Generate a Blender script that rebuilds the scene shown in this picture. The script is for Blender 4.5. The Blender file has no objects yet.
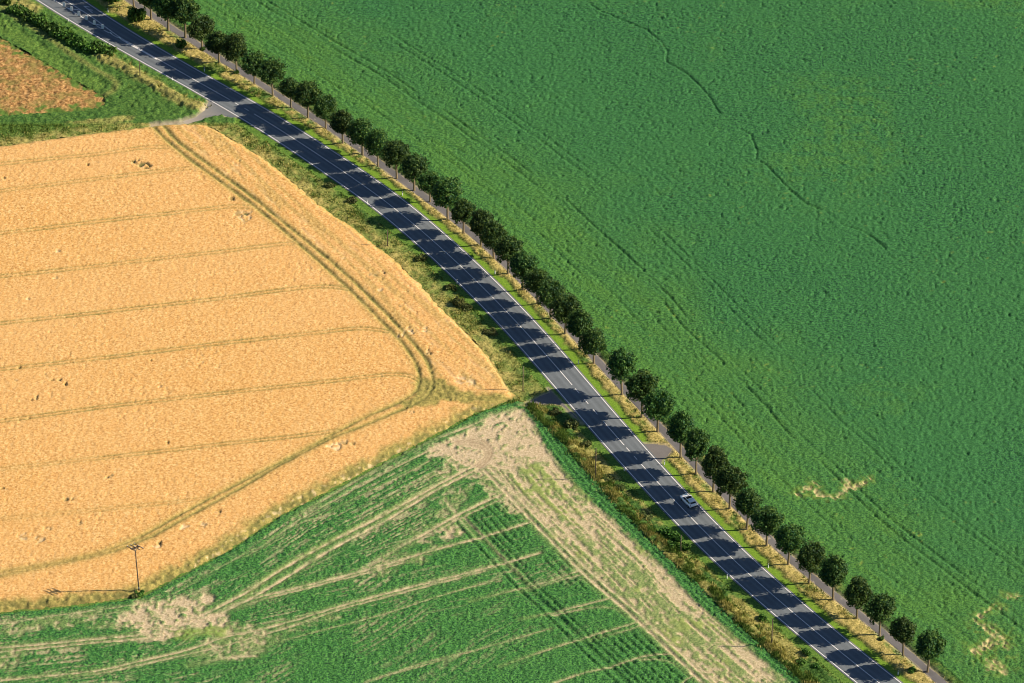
import bpy, math, random
import numpy as np
from mathutils import Vector, Matrix
sc = bpy.context.scene
COL = sc.collection
R = math.radians
random.seed(7); rng = np.random.default_rng(7)

# ------------------------------------------------------------------ camera
TH = R(35.0); FPX = 4800.0; DIST = 1091.0; W0, H0 = 1024, 683
CAM = np.array([0.0, -DIST*math.cos(TH), DIST*math.sin(TH)])
cd = bpy.data.cameras.new('camera'); cam = bpy.data.objects.new('camera', cd); COL.objects.link(cam)
cam.location = CAM; cam.rotation_euler = (R(90)-TH, 0, 0)
cd.sensor_width = 36; cd.lens = FPX/W0*36; cd.clip_start = 1; cd.clip_end = 12000
sc.camera = cam
sc.render.resolution_x = W0; sc.render.resolution_y = H0

def P(px, py, z=0.0):
    """survey point: where the sight line through a photo pixel meets the level z"""
    u = px-512.0; v = 341.5-py
    d = np.array([u, math.cos(TH)*FPX+math.sin(TH)*v, -math.sin(TH)*FPX+math.cos(TH)*v])
    t = (z-CAM[2])/d[2]
    return (CAM + d*t)[:2]
def PL(pts): return np.array([P(a, b) for a, b in pts])

# ------------------------------------------------------------------ numpy helpers
def resample(pl, step):
    d = np.r_[0, np.cumsum(np.hypot(*np.diff(pl, axis=0).T))]
    n = max(2, int(round(d[-1]/step))+1); s = np.linspace(0, d[-1], n)
    return np.c_[np.interp(s, d, pl[:,0]), np.interp(s, d, pl[:,1])]
def gsmooth(a, sig):
    if len(a) < 5: return a
    r = int(3*sig)+1; k = np.exp(-.5*(np.arange(-r, r+1)/sig)**2); k /= k.sum()
    out = np.empty_like(a)
    for c in range(a.shape[1]):
        x = a[:,c]; m = len(x)
        l0 = 2*x[0]-x[1:min(r, m-1)+1][::-1]; l1 = 2*x[-1]-x[-min(r, m-1)-1:-1][::-1]
        if len(l0) < r: l0 = np.r_[np.full(r-len(l0), l0[0]), l0]; l1 = np.r_[l1, np.full(r-len(l1), l1[-1])]
        out[:,c] = np.convolve(np.r_[l0, x, l1], k, 'valid')
    return out
def smooth_line(pts, step=2.0, sig=3.0):
    return gsmooth(resample(PL(pts), step), sig)
def offset(pl, d):
    """shift a polyline by d to the left of its direction"""
    t = np.gradient(pl, axis=0); t /= np.hypot(t[:,0], t[:,1])[:,None]
    return pl + np.c_[-t[:,1], t[:,0]]*(d if np.isscalar(d) else d[:,None])
def seg_dist(x, y, pl, maxd=None, closed=False):
    """distance to polyline; 1e3 beyond maxd"""
    out = np.full(x.shape, 1e3)
    q = np.vstack([pl, pl[:1]]) if closed else pl
    for (ax, ay), (bx, by) in zip(q[:-1], q[1:]):
        if maxd is None:
            idx = slice(None); xs, ys = x, y
        else:
            idx = np.nonzero((x > min(ax, bx)-maxd) & (x < max(ax, bx)+maxd) & (y > min(ay, by)-maxd) & (y < max(ay, by)+maxd))[0]
            if len(idx) == 0: continue
            xs, ys = x[idx], y[idx]
        dx, dy = bx-ax, by-ay; L = dx*dx+dy*dy+1e-12
        t = np.clip(((xs-ax)*dx+(ys-ay)*dy)/L, 0, 1)
        out[idx] = np.minimum(out[idx], np.hypot(xs-ax-t*dx, ys-ay-t*dy))
    return out
def inside(x, y, poly):
    c = np.zeros(x.shape, bool)
    q = np.vstack([poly, poly[:1]])
    for (ax, ay), (bx, by) in zip(q[:-1], q[1:]):
        if ay == by: continue
        c ^= ((ay > y) != (by > y)) & (x < (bx-ax)*(y-ay)/(by-ay)+ax)
    return c
def sdist(x, y, poly, maxd=6.0):
    d = np.minimum(seg_dist(x, y, poly, maxd, True), maxd)
    return np.where(inside(x, y, poly), d, -d)
_ng = {}
def vn(x, y, sx, sy=None, rot=0.0, seed=0):
    """smooth value noise 0..1, cell sx by sy metres, turned by rot"""
    sy = sy or sx
    if rot:
        c, s = math.cos(rot), math.sin(rot); x, y = x*c+y*s, -x*s+y*c
    if seed not in _ng: _ng[seed] = np.random.default_rng(1000+seed).random((512, 512)).astype(np.float32)
    g = _ng[seed]
    u = x/sx+7000.3; v = y/sy+7000.7
    i = np.floor(u).astype(np.int64); j = np.floor(v).astype(np.int64); fu = u-i; fv = v-j
    fu = fu*fu*(3-2*fu); fv = fv*fv*(3-2*fv); i0 = i & 511; j0 = j & 511; i1 = (i+1) & 511; j1 = (j+1) & 511
    return (g[i0, j0]*(1-fu)+g[i1, j0]*fu)*(1-fv)+(g[i0, j1]*(1-fu)+g[i1, j1]*fu)*fv
def fbm(x, y, s, seed, octs=3, rot=0.0, ratio=1.0):
    a = 0; w = 0
    for k in range(octs):
        a = a+vn(x, y, s/2**k, s*ratio/2**k, rot, seed+k)*.55**k; w += .55**k
    return a/w
def ss(a, b, x):
    t = np.clip((x-a)/(b-a), 0, 1); return t*t*(3-2*t)
def g1(d, w): return np.exp(-(d/w)**2)

# ------------------------------------------------------------------ object helpers
def tag(o, label=None, cat=None, group=None, kind=None):
    if label: o['label'] = label
    if cat: o['category'] = cat
    if group: o['group'] = group
    if kind: o['kind'] = kind
    return o
def link(name, me, mat, parent=None):
    o = bpy.data.objects.new(name, me); COL.objects.link(o)
    if mat is not None and len(me.materials) == 0: me.materials.append(mat)
    if parent is not None: o.parent = parent
    return o
def empty(name, loc, rz=0.0):
    o = bpy.data.objects.new(name, None); COL.objects.link(o); o.location = loc; o.rotation_euler = (0, 0, rz)
    o.empty_display_size = .3
    return o
def mesh_np(name, V, F, smooth=False):
    """V (n,3), F (m,k) equal sided faces"""
    me = bpy.data.meshes.new(name); V = np.asarray(V, np.float32); F = np.asarray(F, np.int32)
    me.vertices.add(len(V)); me.vertices.foreach_set('co', V.ravel())
    k = F.shape[1]; me.loops.add(F.size); me.loops.foreach_set('vertex_index', F.ravel())
    me.polygons.add(len(F)); me.polygons.foreach_set('loop_start', np.arange(0, F.size, k, dtype=np.int32))
    try: me.polygons.foreach_set('loop_total', np.full(len(F), k, np.int32))
    except Exception: pass
    me.update(calc_edges=True)
    me.polygons.foreach_set('use_smooth', np.full(len(F), smooth, bool))
    me.validate()
    return me
def set_attr(me, name, arr):
    a = me.attributes.new(name, 'FLOAT_COLOR', 'POINT'); a.data.foreach_set('color', np.asarray(arr, np.float32).ravel())
class MB:
    def __init__(s): s.v = []; s.f = []
    def add(s, vs, fs):
        n = len(s.v); s.v += [tuple(map(float, v)) for v in vs]; s.f += [tuple(i+n for i in f) for f in fs]
    def box(s, c, d, rz=0.0, taper=1.0, M=None):
        x, y, z = d[0]/2, d[1]/2, d[2]/2; vs = []
        for zz, t in ((-z, 1), (z, taper)):
            for a, b in ((-x, -y), (x, -y), (x, y), (-x, y)):
                p = Vector((a*t, b*t, zz))
                if M is not None: p = M @ p
                p = Matrix.Rotation(rz, 3, 'Z') @ p
                vs.append(p+Vector(c))
        s.add(vs, [(0,3,2,1), (4,5,6,7), (0,1,5,4), (1,2,6,5), (2,3,7,6), (3,0,4,7)])
    def tube(s, pts, rad, n=8, cap=True):
        pts = [Vector(p) for p in pts]; rad = [rad]*len(pts) if not hasattr(rad, '__len__') else rad
        rings = []
        for i, p in enumerate(pts):
            t = (pts[min(i+1, len(pts)-1)]-pts[max(i-1, 0)]).normalized()
            a = t.cross(Vector((0, 1, 0)) if abs(t.y) < .9 else Vector((1, 0, 0))).normalized(); b = t.cross(a)
            rings.append([p+(a*math.cos(2*math.pi*k/n)+b*math.sin(2*math.pi*k/n))*rad[i] for k in range(n)])
        vs = [v for r in rings for v in r]; fs = []
        for i in range(len(pts)-1):
            for k in range(n): fs.append((i*n+k, i*n+(k+1)%n, (i+1)*n+(k+1)%n, (i+1)*n+k))
        if cap: fs.append(tuple(range(n))[::-1]); fs.append(tuple((len(pts)-1)*n+k for k in range(n)))
        s.add(vs, fs)
    def mesh(s, name, smooth=False):
        me = bpy.data.meshes.new(name); me.from_pydata(s.v, [], s.f); me.update()
        if smooth: me.polygons.foreach_set('use_smooth', [True]*len(me.polygons))
        return me
    def build(s, name, mat, parent=None, smooth=False): return link(name, s.mesh(name, smooth), mat, parent)

# ------------------------------------------------------------------ materials
class NT:
    def __init__(s, name, rough=.9, spec=.2):
        s.m = bpy.data.materials.new(name); s.m.use_nodes = True; s.t = s.m.node_tree; s.n = s.t.nodes
        s.b = s.n['Principled BSDF']; s.b.inputs['Roughness'].default_value = rough; s.b.inputs['Specular IOR Level'].default_value = spec
        s.co = None
    def node(s, t, **kw):
        n = s.n.new(t)
        for k, v in kw.items(): setattr(n, k, v)
        return n
    def put(s, inp, v):
        if isinstance(v, bpy.types.NodeSocket): s.t.links.new(v, inp)
        elif isinstance(v, tuple) and len(v) == 3: inp.default_value = (*v, 1)
        else: inp.default_value = v
    def coord(s, scale=(1, 1, 1), rot=0.0, obj=True):
        tc = s.node('ShaderNodeTexCoord'); mp = s.node('ShaderNodeMapping')
        s.t.links.new(tc.outputs['Object'], mp.inputs[0]); mp.inputs['Scale'].default_value = scale; mp.inputs['Rotation'].default_value = (0, 0, rot)
        return mp.outputs[0]
    def noise(s, scale, detail=3, rough=.6, co=None, dist=0.0):
        n = s.node('ShaderNodeTexNoise'); n.inputs['Scale'].default_value = scale; n.inputs['Detail'].default_value = detail
        n.inputs['Roughness'].default_value = rough; n.inputs['Distortion'].default_value = dist
        s.t.links.new(co or s.coord(), n.inputs['Vector']); return n.outputs['Fac']
    def ramp(s, fac, stops):
        r = s.node('ShaderNodeValToRGB'); e = r.color_ramp.elements
        while len(e) < len(stops): e.new(.5)
        for i, (p, c) in enumerate(stops):
            e[i].position = p; e[i].color = (*c, 1) if isinstance(c, tuple) else (c, c, c, 1)
        s.put(r.inputs[0], fac); return r.outputs[0]
    def mix(s, fac, a, b, mode='MIX'):
        m = s.node('ShaderNodeMix', data_type='RGBA', blend_type=mode)
        s.put(m.inputs[0], fac); s.put(m.inputs[6], a); s.put(m.inputs[7], b); return m.outputs[2]
    def math(s, op, a, b=0.0):
        m = s.node('ShaderNodeMath', operation=op); s.put(m.inputs[0], a); s.put(m.inputs[1], b); return m.outputs[0]
    def attr(s, name='mask'):
        a = s.node('ShaderNodeAttribute', attribute_name=name); sp = s.node('ShaderNodeSeparateColor')
        s.t.links.new(a.outputs['Color'], sp.inputs[0])
        return sp.outputs[0], sp.outputs[1], sp.outputs[2], a.outputs['Alpha']
    def bump(s, h, dist, strength=1.0):
        b = s.node('ShaderNodeBump'); b.inputs['Distance'].default_value = dist; b.inputs['Strength'].default_value = strength
        s.t.links.new(h, b.inputs['Height']); s.t.links.new(b.outputs[0], s.b.inputs['Normal'])
    def color(s, c): s.put(s.b.inputs['Base Color'], c)
def simple(name, col, rough=.6, metal=0.0, spec=.4, vary=.12, scale=6.0, coat=0.0):
    t = NT(name, rough, spec); t.b.inputs['Metallic'].default_value = metal
    n = t.noise(scale, 3)
    d = tuple(c*(1-vary) for c in col); l = tuple(min(1, c*(1+vary)) for c in col)
    t.color(t.ramp(n, [(.3, d), (.7, l)]))
    if coat: t.b.inputs['Coat Weight'].default_value = coat
    return t.m

def mat_wheat():
    t = NT('wheat', .85, .15); r, g, b, a = t.attr()
    fine = t.noise(2.0, 3, .75); mid = t.noise(.16, 3, .6); big = t.noise(.022, 2, .5)
    c = t.ramp(fine, [(.34, (.36, .155, .045)), (.42, (.57, .31, .094)), (.54, (.68, .40, .138)), (.64, (.82, .56, .245))])
    c = t.mix(t.ramp(mid, [(.35, 0.0), (.75, .35)]), c, (.62, .325, .09))
    c = t.mix(t.ramp(big, [(.35, 0.0), (.7, .28)]), c, (.70, .43, .18))
    c = t.mix(g, c, t.ramp(fine, [(.34, (.17, .17, .042)), (.66, (.42, .34, .10))]))      # greener, weedy growth
    c = t.mix(b, c, t.ramp(fine, [(.36, (.13, .14, .035)), (.64, (.30, .255, .08))]))     # wheel tracks
    c = t.mix(r, c, (.80, .60, .34))                                                    # flattened straw
    c = t.mix(a, c, (.10, .11, .035))                                                   # thistles
    t.color(c); t.bump(t.noise(4.0, 3, .7), .12, .5); return t.m
def mat_stubble():
    t = NT('ripening_crop', .9, .1); r, g, b, a = t.attr()
    fine = t.noise(1.4, 4, .7); mid = t.noise(.25, 3, .6)
    c = t.ramp(fine, [(.36, (.15, .085, .03)), (.47, (.36, .19, .065)), (.62, (.58, .35, .14))])
    c = t.mix(t.ramp(mid, [(.45, 0.0), (.62, .75)]), c, (.20, .18, .05))
    c = t.mix(g, c, (.085, .17, .03))
    t.color(c); t.bump(t.noise(3, 3, .7), .25, .7); return t.m
def mat_green():
    t = NT('leafy_crop', .75, .25); r, g, b, a = t.attr()
    fine = t.noise(2.5, 3, .8); mid = t.noise(.5, 3, .65); big = t.noise(.014, 3, .6)
    c = t.ramp(fine, [(.39, (.002, .022, .013)), (.47, (.014, .094, .029)), (.59, (.058, .220, .050))])
    c = t.mix(t.ramp(mid, [(.55, 0.0), (.8, .4)]), c, (.060, .19, .042))
    c = t.mix(t.ramp(big, [(.42, 0.0), (.62, .45)]), c, (.036, .150, .036))
    c = t.mix(g, c, t.ramp(fine, [(.38, (.018, .080, .014)), (.60, (.115, .265, .034))]))     # brighter, yellower young growth
    c = t.mix(b, c, (.26, .33, .05))                                                    # yellow leaves
    c = t.mix(r, c, t.ramp(fine, [(.3, (.46, .36, .16)), (.7, (.62, .52, .26))]))       # dry straw
    t.color(c); t.bump(t.noise(4.5, 3, .7), .13, .6); return t.m
def mat_beet():
    t = NT('row_crop', .75, .25); r, g, b, a = t.attr()
    fine = t.noise(2.5, 3, .8); mid = t.noise(.4, 3, .6)
    lush = t.ramp(fine, [(.39, (.006, .036, .014)), (.48, (.030, .128, .028)), (.60, (.092, .275, .048))])
    lush = t.mix(t.ramp(mid, [(.5, 0.0), (.8, .4)]), lush, (.04, .20, .036))
    thin = t.ramp(fine, [(.38, (.11, .19, .05)), (.60, (.30, .33, .12))])
    soil = t.ramp(fine, [(.36, (.36, .28, .15)), (.5, (.52, .41, .25)), (.64, (.64, .52, .34))])
    c = t.mix(g, lush, thin); c = t.mix(r, c, soil); c = t.mix(b, c, (.27, .19, .105)); c = t.mix(a, c, (.30, .36, .08))
    t.color(c); t.bump(t.noise(3.6, 3, .7), .18, .6); return t.m
def mat_verge():
    t = NT('verge_grass', .85, .15); r, g, b, a = t.attr()
    fine = t.noise(2.2, 4, .75); mid = t.noise(.5, 3, .65)
    c = t.ramp(fine, [(.36, (.035, .085, .016)), (.49, (.095, .185, .032)), (.64, (.20, .28, .055))])
    c = t.mix(g, c, t.ramp(fine, [(.3, (.09, .20, .018)), (.7, (.23, .36, .035))]))
    c = t.mix(b, c, t.ramp(fine, [(.36, (.012, .045, .012)), (.48, (.038, .105, .020)), (.64, (.095, .195, .035))]))
    c = t.mix(r, c, t.ramp(fine, [(.34, (.15, .14, .035)), (.48, (.36, .29, .09)), (.64, (.60, .47, .17))]))
    c = t.mix(a, c, t.ramp(mid, [(.3, (.34, .27, .19)), (.7, (.48, .40, .30))]))
    t.color(c); t.bump(t.noise(3.5, 3, .7), .15, .6); return t.m
def mat_asphalt(name, base, patch=.25):
    t = NT(name, .85, .3); r, g, b, a = t.attr()
    f = t.noise(9, 4, .7); m = t.noise(.25, 4, .6)
    lo = tuple(x*.8 for x in base); hi = tuple(x*1.25 for x in base)
    c = t.ramp(f, [(.3, lo), (.7, hi)])
    c = t.mix(t.ramp(m, [(.42, 0.0), (.6, patch)]), c, tuple(x*.60 for x in base)); c = t.mix(t.ramp(t.noise(1.6, 3, .7), [(.5, 0.0), (.7, .3)]), c, tuple(x*1.35 for x in base))
    c = t.mix(r, c, tuple(x*1.55 for x in base))     # polished wheel paths
    c = t.mix(g, c, tuple(x*.62 for x in base))      # tar strips, oil
    c = t.mix(b, c, (.42, .36, .28))                 # blown soil and gravel
    t.color(c); t.bump(t.noise(30, 2), .01, .4); return t.m
def mat_paint():
    t = NT('road_paint', .6, .3); f = t.noise(3.5, 4, .7)
    t.color(t.ramp(f, [(.30, (.34, .33, .32)), (.42, (.72, .70, .67)), (.7, (.84, .82, .80))])); return t.m
def mat_leaf(name, dark, mid, light):
    t = NT(name, .6, .25)
    g = t.node('ShaderNodeNewGeometry'); oi = t.node('ShaderNodeObjectInfo')
    c = t.ramp(g.outputs['Random Per Island'], [(.05, dark), (.5, mid), (.95, light)])
    c = t.mix(t.ramp(t.noise(.35, 2), [(.45, 0.0), (.7, .45)]), c, tuple(x*1.1 for x in light))
    h = t.node('ShaderNodeHueSaturation'); t.put(h.inputs['Color'], c)
    t.put(h.inputs['Value'], t.math('ADD', t.math('MULTIPLY', oi.outputs['Random'], .5), .75))
    t.put(h.inputs['Hue'], t.math('ADD', t.math('MULTIPLY', oi.outputs['Random'], .03), .482))
    t.color(h.outputs[0])
    tr = t.node('ShaderNodeBsdfTranslucent'); t.put(tr.inputs[0], h.outputs[0])
    mx = t.node('ShaderNodeMixShader'); mx.inputs[0].default_value = .22
    out = [n for n in t.n if n.type == 'OUTPUT_MATERIAL'][0]
    t.t.links.new(t.b.outputs[0], mx.inputs[1]); t.t.links.new(tr.outputs[0], mx.inputs[2]); t.t.links.new(mx.outputs[0], out.inputs[0])
    return t.m
def mat_tuft(name, stops):
    t = NT(name, .85, .1); g = t.node('ShaderNodeNewGeometry')
    t.color(t.ramp(g.outputs['Random Per Island'], stops)); return t.m
def mat_bark():
    t = NT('bark', .9, .1); co = t.coord((6, 6, 1.2)); n = t.noise(3, 4, .7, co)
    t.color(t.ramp(n, [(.3, (.11, .085, .05)), (.55, (.24, .19, .115)), (.8, (.36, .29, .18))])); t.bump(n, .03, .8); return t.m
def mat_ground():
    t = NT('ground', .9, .1); v = t.node('ShaderNodeTexVoronoi', feature='F1'); v.inputs['Scale'].default_value = .0035
    t.t.links.new(t.coord((1, .6, 1), .7), v.inputs['Vector'])
    sp = t.node('ShaderNodeSeparateColor'); t.t.links.new(v.outputs['Color'], sp.inputs[0])
    c = t.ramp(sp.outputs[0], [(.0, (.05, .14, .04)), (.3, (.08, .17, .045)), (.45, (.42, .28, .11)), (.7, (.09, .19, .05)), (.9, (.30, .24, .14))])
    [n for n in t.n if n.type == 'VALTORGB'][-1].color_ramp.interpolation = 'CONSTANT'
    c = t.mix(t.ramp(t.noise(.4, 4, .7), [(.3, 0.0), (.7, .4)]), c, (.06, .11, .03)); t.color(c); return t.m

M_wheat, M_stub, M_green, M_beet, M_verge = mat_wheat(), mat_stubble(), mat_green(), mat_beet(), mat_verge()
M_road = mat_asphalt('asphalt', (.128, .145, .156)); M_path = mat_asphalt('path_asphalt', (.135, .128, .126), .35)
M_paint = mat_paint(); M_bark = mat_bark()
M_leaf = mat_leaf('linden_leaves', (.008, .046, .016), (.024, .090, .022), (.105, .180, .028))
M_bush = mat_leaf('shrub_leaves', (.022, .075, .012), (.05, .14, .018), (.13, .25, .035))
M_bushd = mat_leaf('dark_shrub_leaves', (.04, .07, .018), (.08, .115, .026), (.18, .19, .05))
M_dry = mat_tuft('dry_grass', [(.0, (.07, .10, .02)), (.3, (.20, .22, .045)), (.65, (.46, .41, .11)), (1, (.68, .58, .22))])
M_tgreen = mat_tuft('green_grass', [(.0, (.05, .10, .016)), (.5, (.11, .19, .03)), (1, (.24, .31, .06))])
M_tdark = mat_tuft('dark_grass', [(.0, (.025, .07, .015)), (.5, (.05, .13, .025)), (1, (.12, .22, .04))])
M_white = simple('white_plastic', (.82, .82, .82), .5); M_black = simple('black_plastic', (.02, .02, .022), .5)
M_wood = simple('weathered_wood', (.13, .095, .065), .85, vary=.3, scale=3); M_steel = simple('dark_steel', (.07, .07, .075), .5, .5)
M_insul = simple('porcelain', (.62, .58, .55), .25, spec=.6)
M_car = simple('car_paint', (.88, .89, .90), .25, spec=.6, vary=.01, coat=.8); M_glass = simple('dark_glass', (.012, .016, .022), .08, spec=.8, vary=.02)
M_tyre = simple('rubber', (.02, .02, .02), .8); M_rim = simple('alloy', (.45, .46, .48), .3, .9); M_red = simple('red_lens', (.35, .015, .01), .2)
M_head = simple('headlight_lens', (.6, .63, .66), .1, spec=.8); M_trim = simple('black_trim', (.025, .025, .028), .5)

# ------------------------------------------------------------------ traced lines (photo pixels, taken to the ground plane)
LP = [(-60,-64),(-20,-37),(36.4,0),(67.6,19.9),(121,50.5),(139.3,60.2),(171.6,78.5),(210,100),(230,111.8),(256,126),(355.4,193.8),(366.7,201.3),(398.3,227),(425,250.7),(447,271),(467,290),(496,321),(505.8,330),(533.7,362.2),(559.5,391.8),(583,420),(608.3,449),(625.5,468.3),(654.5,500),(685.7,533.3),(726,573),(745.6,590),(773,613.6),(832,663),(857,683),(930,741),(985,783)]
RP = [(-20,-71),(30,-37),(83.2,0),(116,22.6),(131,32.2),(153.7,46.2),(169.8,55.3),(206,75.8),(230,88.7),(265,108.8),(363.8,170.8),(390.3,190),(419.8,213.1),(441.3,231.4),(460,248),(505,290),(535,321),(542.3,330),(561.6,352),(576.7,369.2),(590,385.3),(620.7,420),(641.6,444.2),(654.5,458.7),(668.5,474.8),(695.9,503),(734.5,541.9),(749.6,556.4),(786.4,590),(810.6,609.9),(826.7,624.9),(840,636.2),(901,683),(975,740),(1030,782)]
RL = smooth_line(LP, 2, 5)
_rr = smooth_line(RP, .5, 12)
def near_width(a, b):                      # distance from each point of a to curve b
    return seg_dist(a[:,0], a[:,1], b)
wid = gsmooth(near_width(RL, _rr)[:,None], 7)[:,0]
RW = wid
def side(frac=None, off=0.0):              # curve at a fraction of the road width from the left line, off metres more
    return offset(RL, -1.0*(-1)*0+(RW*(frac or 0)+off)*SGN)
# which side of RL (walking from top-left to lower-right) is the right line on?
t_ = RL[51]-RL[50]; n_ = np.array([-t_[1], t_[0]]); SGN = 1.0 if np.dot(_rr[np.argmin(np.hypot(*( _rr-RL[50]).T))]-RL[50], n_) > 0 else -1.0
ROAD_L = offset(RL, -SGN*.45); ROAD_R = offset(RL, SGN*(RW+.45)); EDGE_R = offset(RL, SGN*RW); ROAD_C = offset(RL, SGN*RW*.5)
HALF = RW/2+.45
print('road width', RW.min(), RW.mean(), RW.max())

PATHP = [(20,-75),(70,-40),(118,-8),(153.5,16),(175,30.5),(190,39.5),(209,51.5),(245,74),(285,99.5),(330,128),(356,145),(389.5,171),(410,185.5),(440,207.5),(470,231.5),(500,258),(530,288),(545,304.5),(560,319),(592,355),(608,372),(634,399),(672,440),(700,471),(737,506),(770,541),(802,570),(830,592),(866,619.5),(905,650),(942,683),(1000,735),(1040,770)]
PATH = smooth_line(PATHP, 2, 4)
WHEAT = PL([(-90,166),(0,147),(75,136),(150,127.5),(175,126),(200,126),(215,129),(237,142),(256,154),(282,172),(320,206),(360,233),(395,260),(420,284),(443,310),(467,332),(490,357),(511,390),(508,395),(492,396),(476,392),(450,391),(438,396),(430,402),(438,404),(469,406.5),(437,424),(380,456),(320,487),(270,515),(245,532),(212,552),(175,572),(140,588),(75,603),(0,611),(-90,622)])
WHEAT_FULL = PL([(-90,166),(0,147),(75,136),(150,127),(175,125),(200,125),(215,129),(237,142),(256,154),(282,172),(320,206),(360,233),(395,260),(420,284),(443,310),(467,332),(490,357),(511,390),(517,397),(505,403),(475,414),(432,437),(380,464),(320,496),(282,515),(230,550),(175,579),(140,597),(75,606),(0,613),(-90,624)])
BEET = PL([(-90,626),(0,615),(75,608),(140,599),(175,581),(230,552),(282,517),(320,498),(380,466),(432,439),(475,416),(505,405),(523,402.5),(527,408),(541.6,423),(560,441.5),(581.5,466),(603,489),(611,500),(640,529),(667,556),(700,586),(721,607),(760,643),(793,674),(803,683),(860,735),(900,772),(-90,772)])
STUB = PL([(-90,-8),(0,38),(32,56),(75,81),(107,99),(107,109),(85,113),(62,115.5),(30,117),(0,119.5),(-90,130)])
gb = offset(PATH, SGN*3.2)                 # the field begins three metres beyond the path
GREEN = np.vstack([gb, PL([(1130,770),(1130,-75),(60,-75)])])

def grid_field(name, poly, mat, fn, dx=.25, dy=.34, edge=.25, lo=None, hi=None):
    x0, y0 = poly.min(0)-.6; x1, y1 = poly.max(0)+.6
    if lo is not None: x0, y0 = max(x0, lo[0]), max(y0, lo[1]); x1, y1 = min(x1, hi[0]), min(y1, hi[1])
    xs = np.arange(x0, x1, dx); ys = np.arange(y0, y1, dy); nx, ny = len(xs), len(ys)
    X, Y = np.meshgrid(xs, ys); X = X.ravel(); Y = Y.ravel()
    jr = np.random.default_rng(len(name)); X = X+(jr.random(X.size)-.5)*dx*.5; Y = Y+(jr.random(Y.size)-.5)*dy*.5
    sd = sdist(X, Y, poly)+(vn(X, Y, 1.3, seed=40)-.5)*.7
    keep = sd > -edge
    idx = np.nonzero(keep)[0]; z = np.zeros(X.size); mk = np.zeros((X.size, 4), np.float32)
    z[idx], mk[idx] = fn(X[idx], Y[idx], sd[idx])
    k2 = keep.reshape(ny, nx); cell = k2[:-1,:-1] & k2[1:,:-1] & k2[:-1,1:] & k2[1:,1:]
    j, i = np.nonzero(cell); a = j*nx+i; F = np.c_[a, a+1, a+1+nx, a+nx]
    used = np.zeros(X.size, bool); used[F.ravel()] = True; remap = np.cumsum(used)-1
    me = mesh_np(name, np.c_[X, Y, z][used], remap[F], True); set_attr(me, 'mask', mk[used])
    print(name, len(me.vertices)); return link(name, me, mat)

LO = np.array([-175, -190]); HI = np.array([175, 215])
# ------------------------------------------------------------------ wheat
TRACKS_W = [  # (line, half width, strength)
 ([(152.5,127.5),(160,137.5),(190,162.5),(225,187.5),(252,207),(280,230),(320,265),(350,292.5),(375,317.5),(400,342.5),(413,360),(419,373),(421,388),(418,394),(405,402.5),(370,417.5),(340,433),(295,457.5),(245,482.5),(212,500),(175,520),(140,540),(100,556),(50,567),(-20,578)], .42, 1.0),
 ([(163,127.5),(175,142.5),(212.5,170),(256,202),(292.5,232.5),(332.5,265),(360,290),(390,320),(415,347.5),(428,364),(433,378),(433,392),(425,402),(395,415),(370,426),(332,440),(270,472.5),(235,494),(195,515),(150,540),(112,555),(75,563),(-20,583)], .42, 1.0)]
for pl, s in [([(-40,171),(0,166.5),(100,156.5),(150,149),(168,150)],.6), ([(-40,199),(0,193.5),(100,181),(160,173.5),(190,171)],.5), ([(-40,241),(0,236),(100,223.7),(200,212.5),(235,208),(248,210)],.7),
              ([(-40,284),(0,279),(100,268.5),(155,261.5),(220,254.5),(275,247),(293,246)],.6), ([(-40,331),(0,326),(100,315),(220,301),(282,292.5),(325,288),(350,292)],.85),
              ([(-40,377),(0,372),(100,361),(220,346),(320,335),(360,330),(388,334)],.75), ([(-40,429),(0,424),(100,410),(220,396),(320,385),(395,376),(414,378),(420,384)],.85),
              ([(-40,477),(0,472),(100,461),(220,447),(295,439),(340,433)],.7), ([(-40,527),(0,522),(100,512.5),(175,505),(208,501)],.45)]:
    a = np.array(pl, float)
    TRACKS_W.append(([(x, y-1.4) for x, y in pl], .21, min(.99, s*1.25))); TRACKS_W.append(([(x, y+1.4) for x, y in pl], .21, min(.99, s*1.25)))
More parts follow.
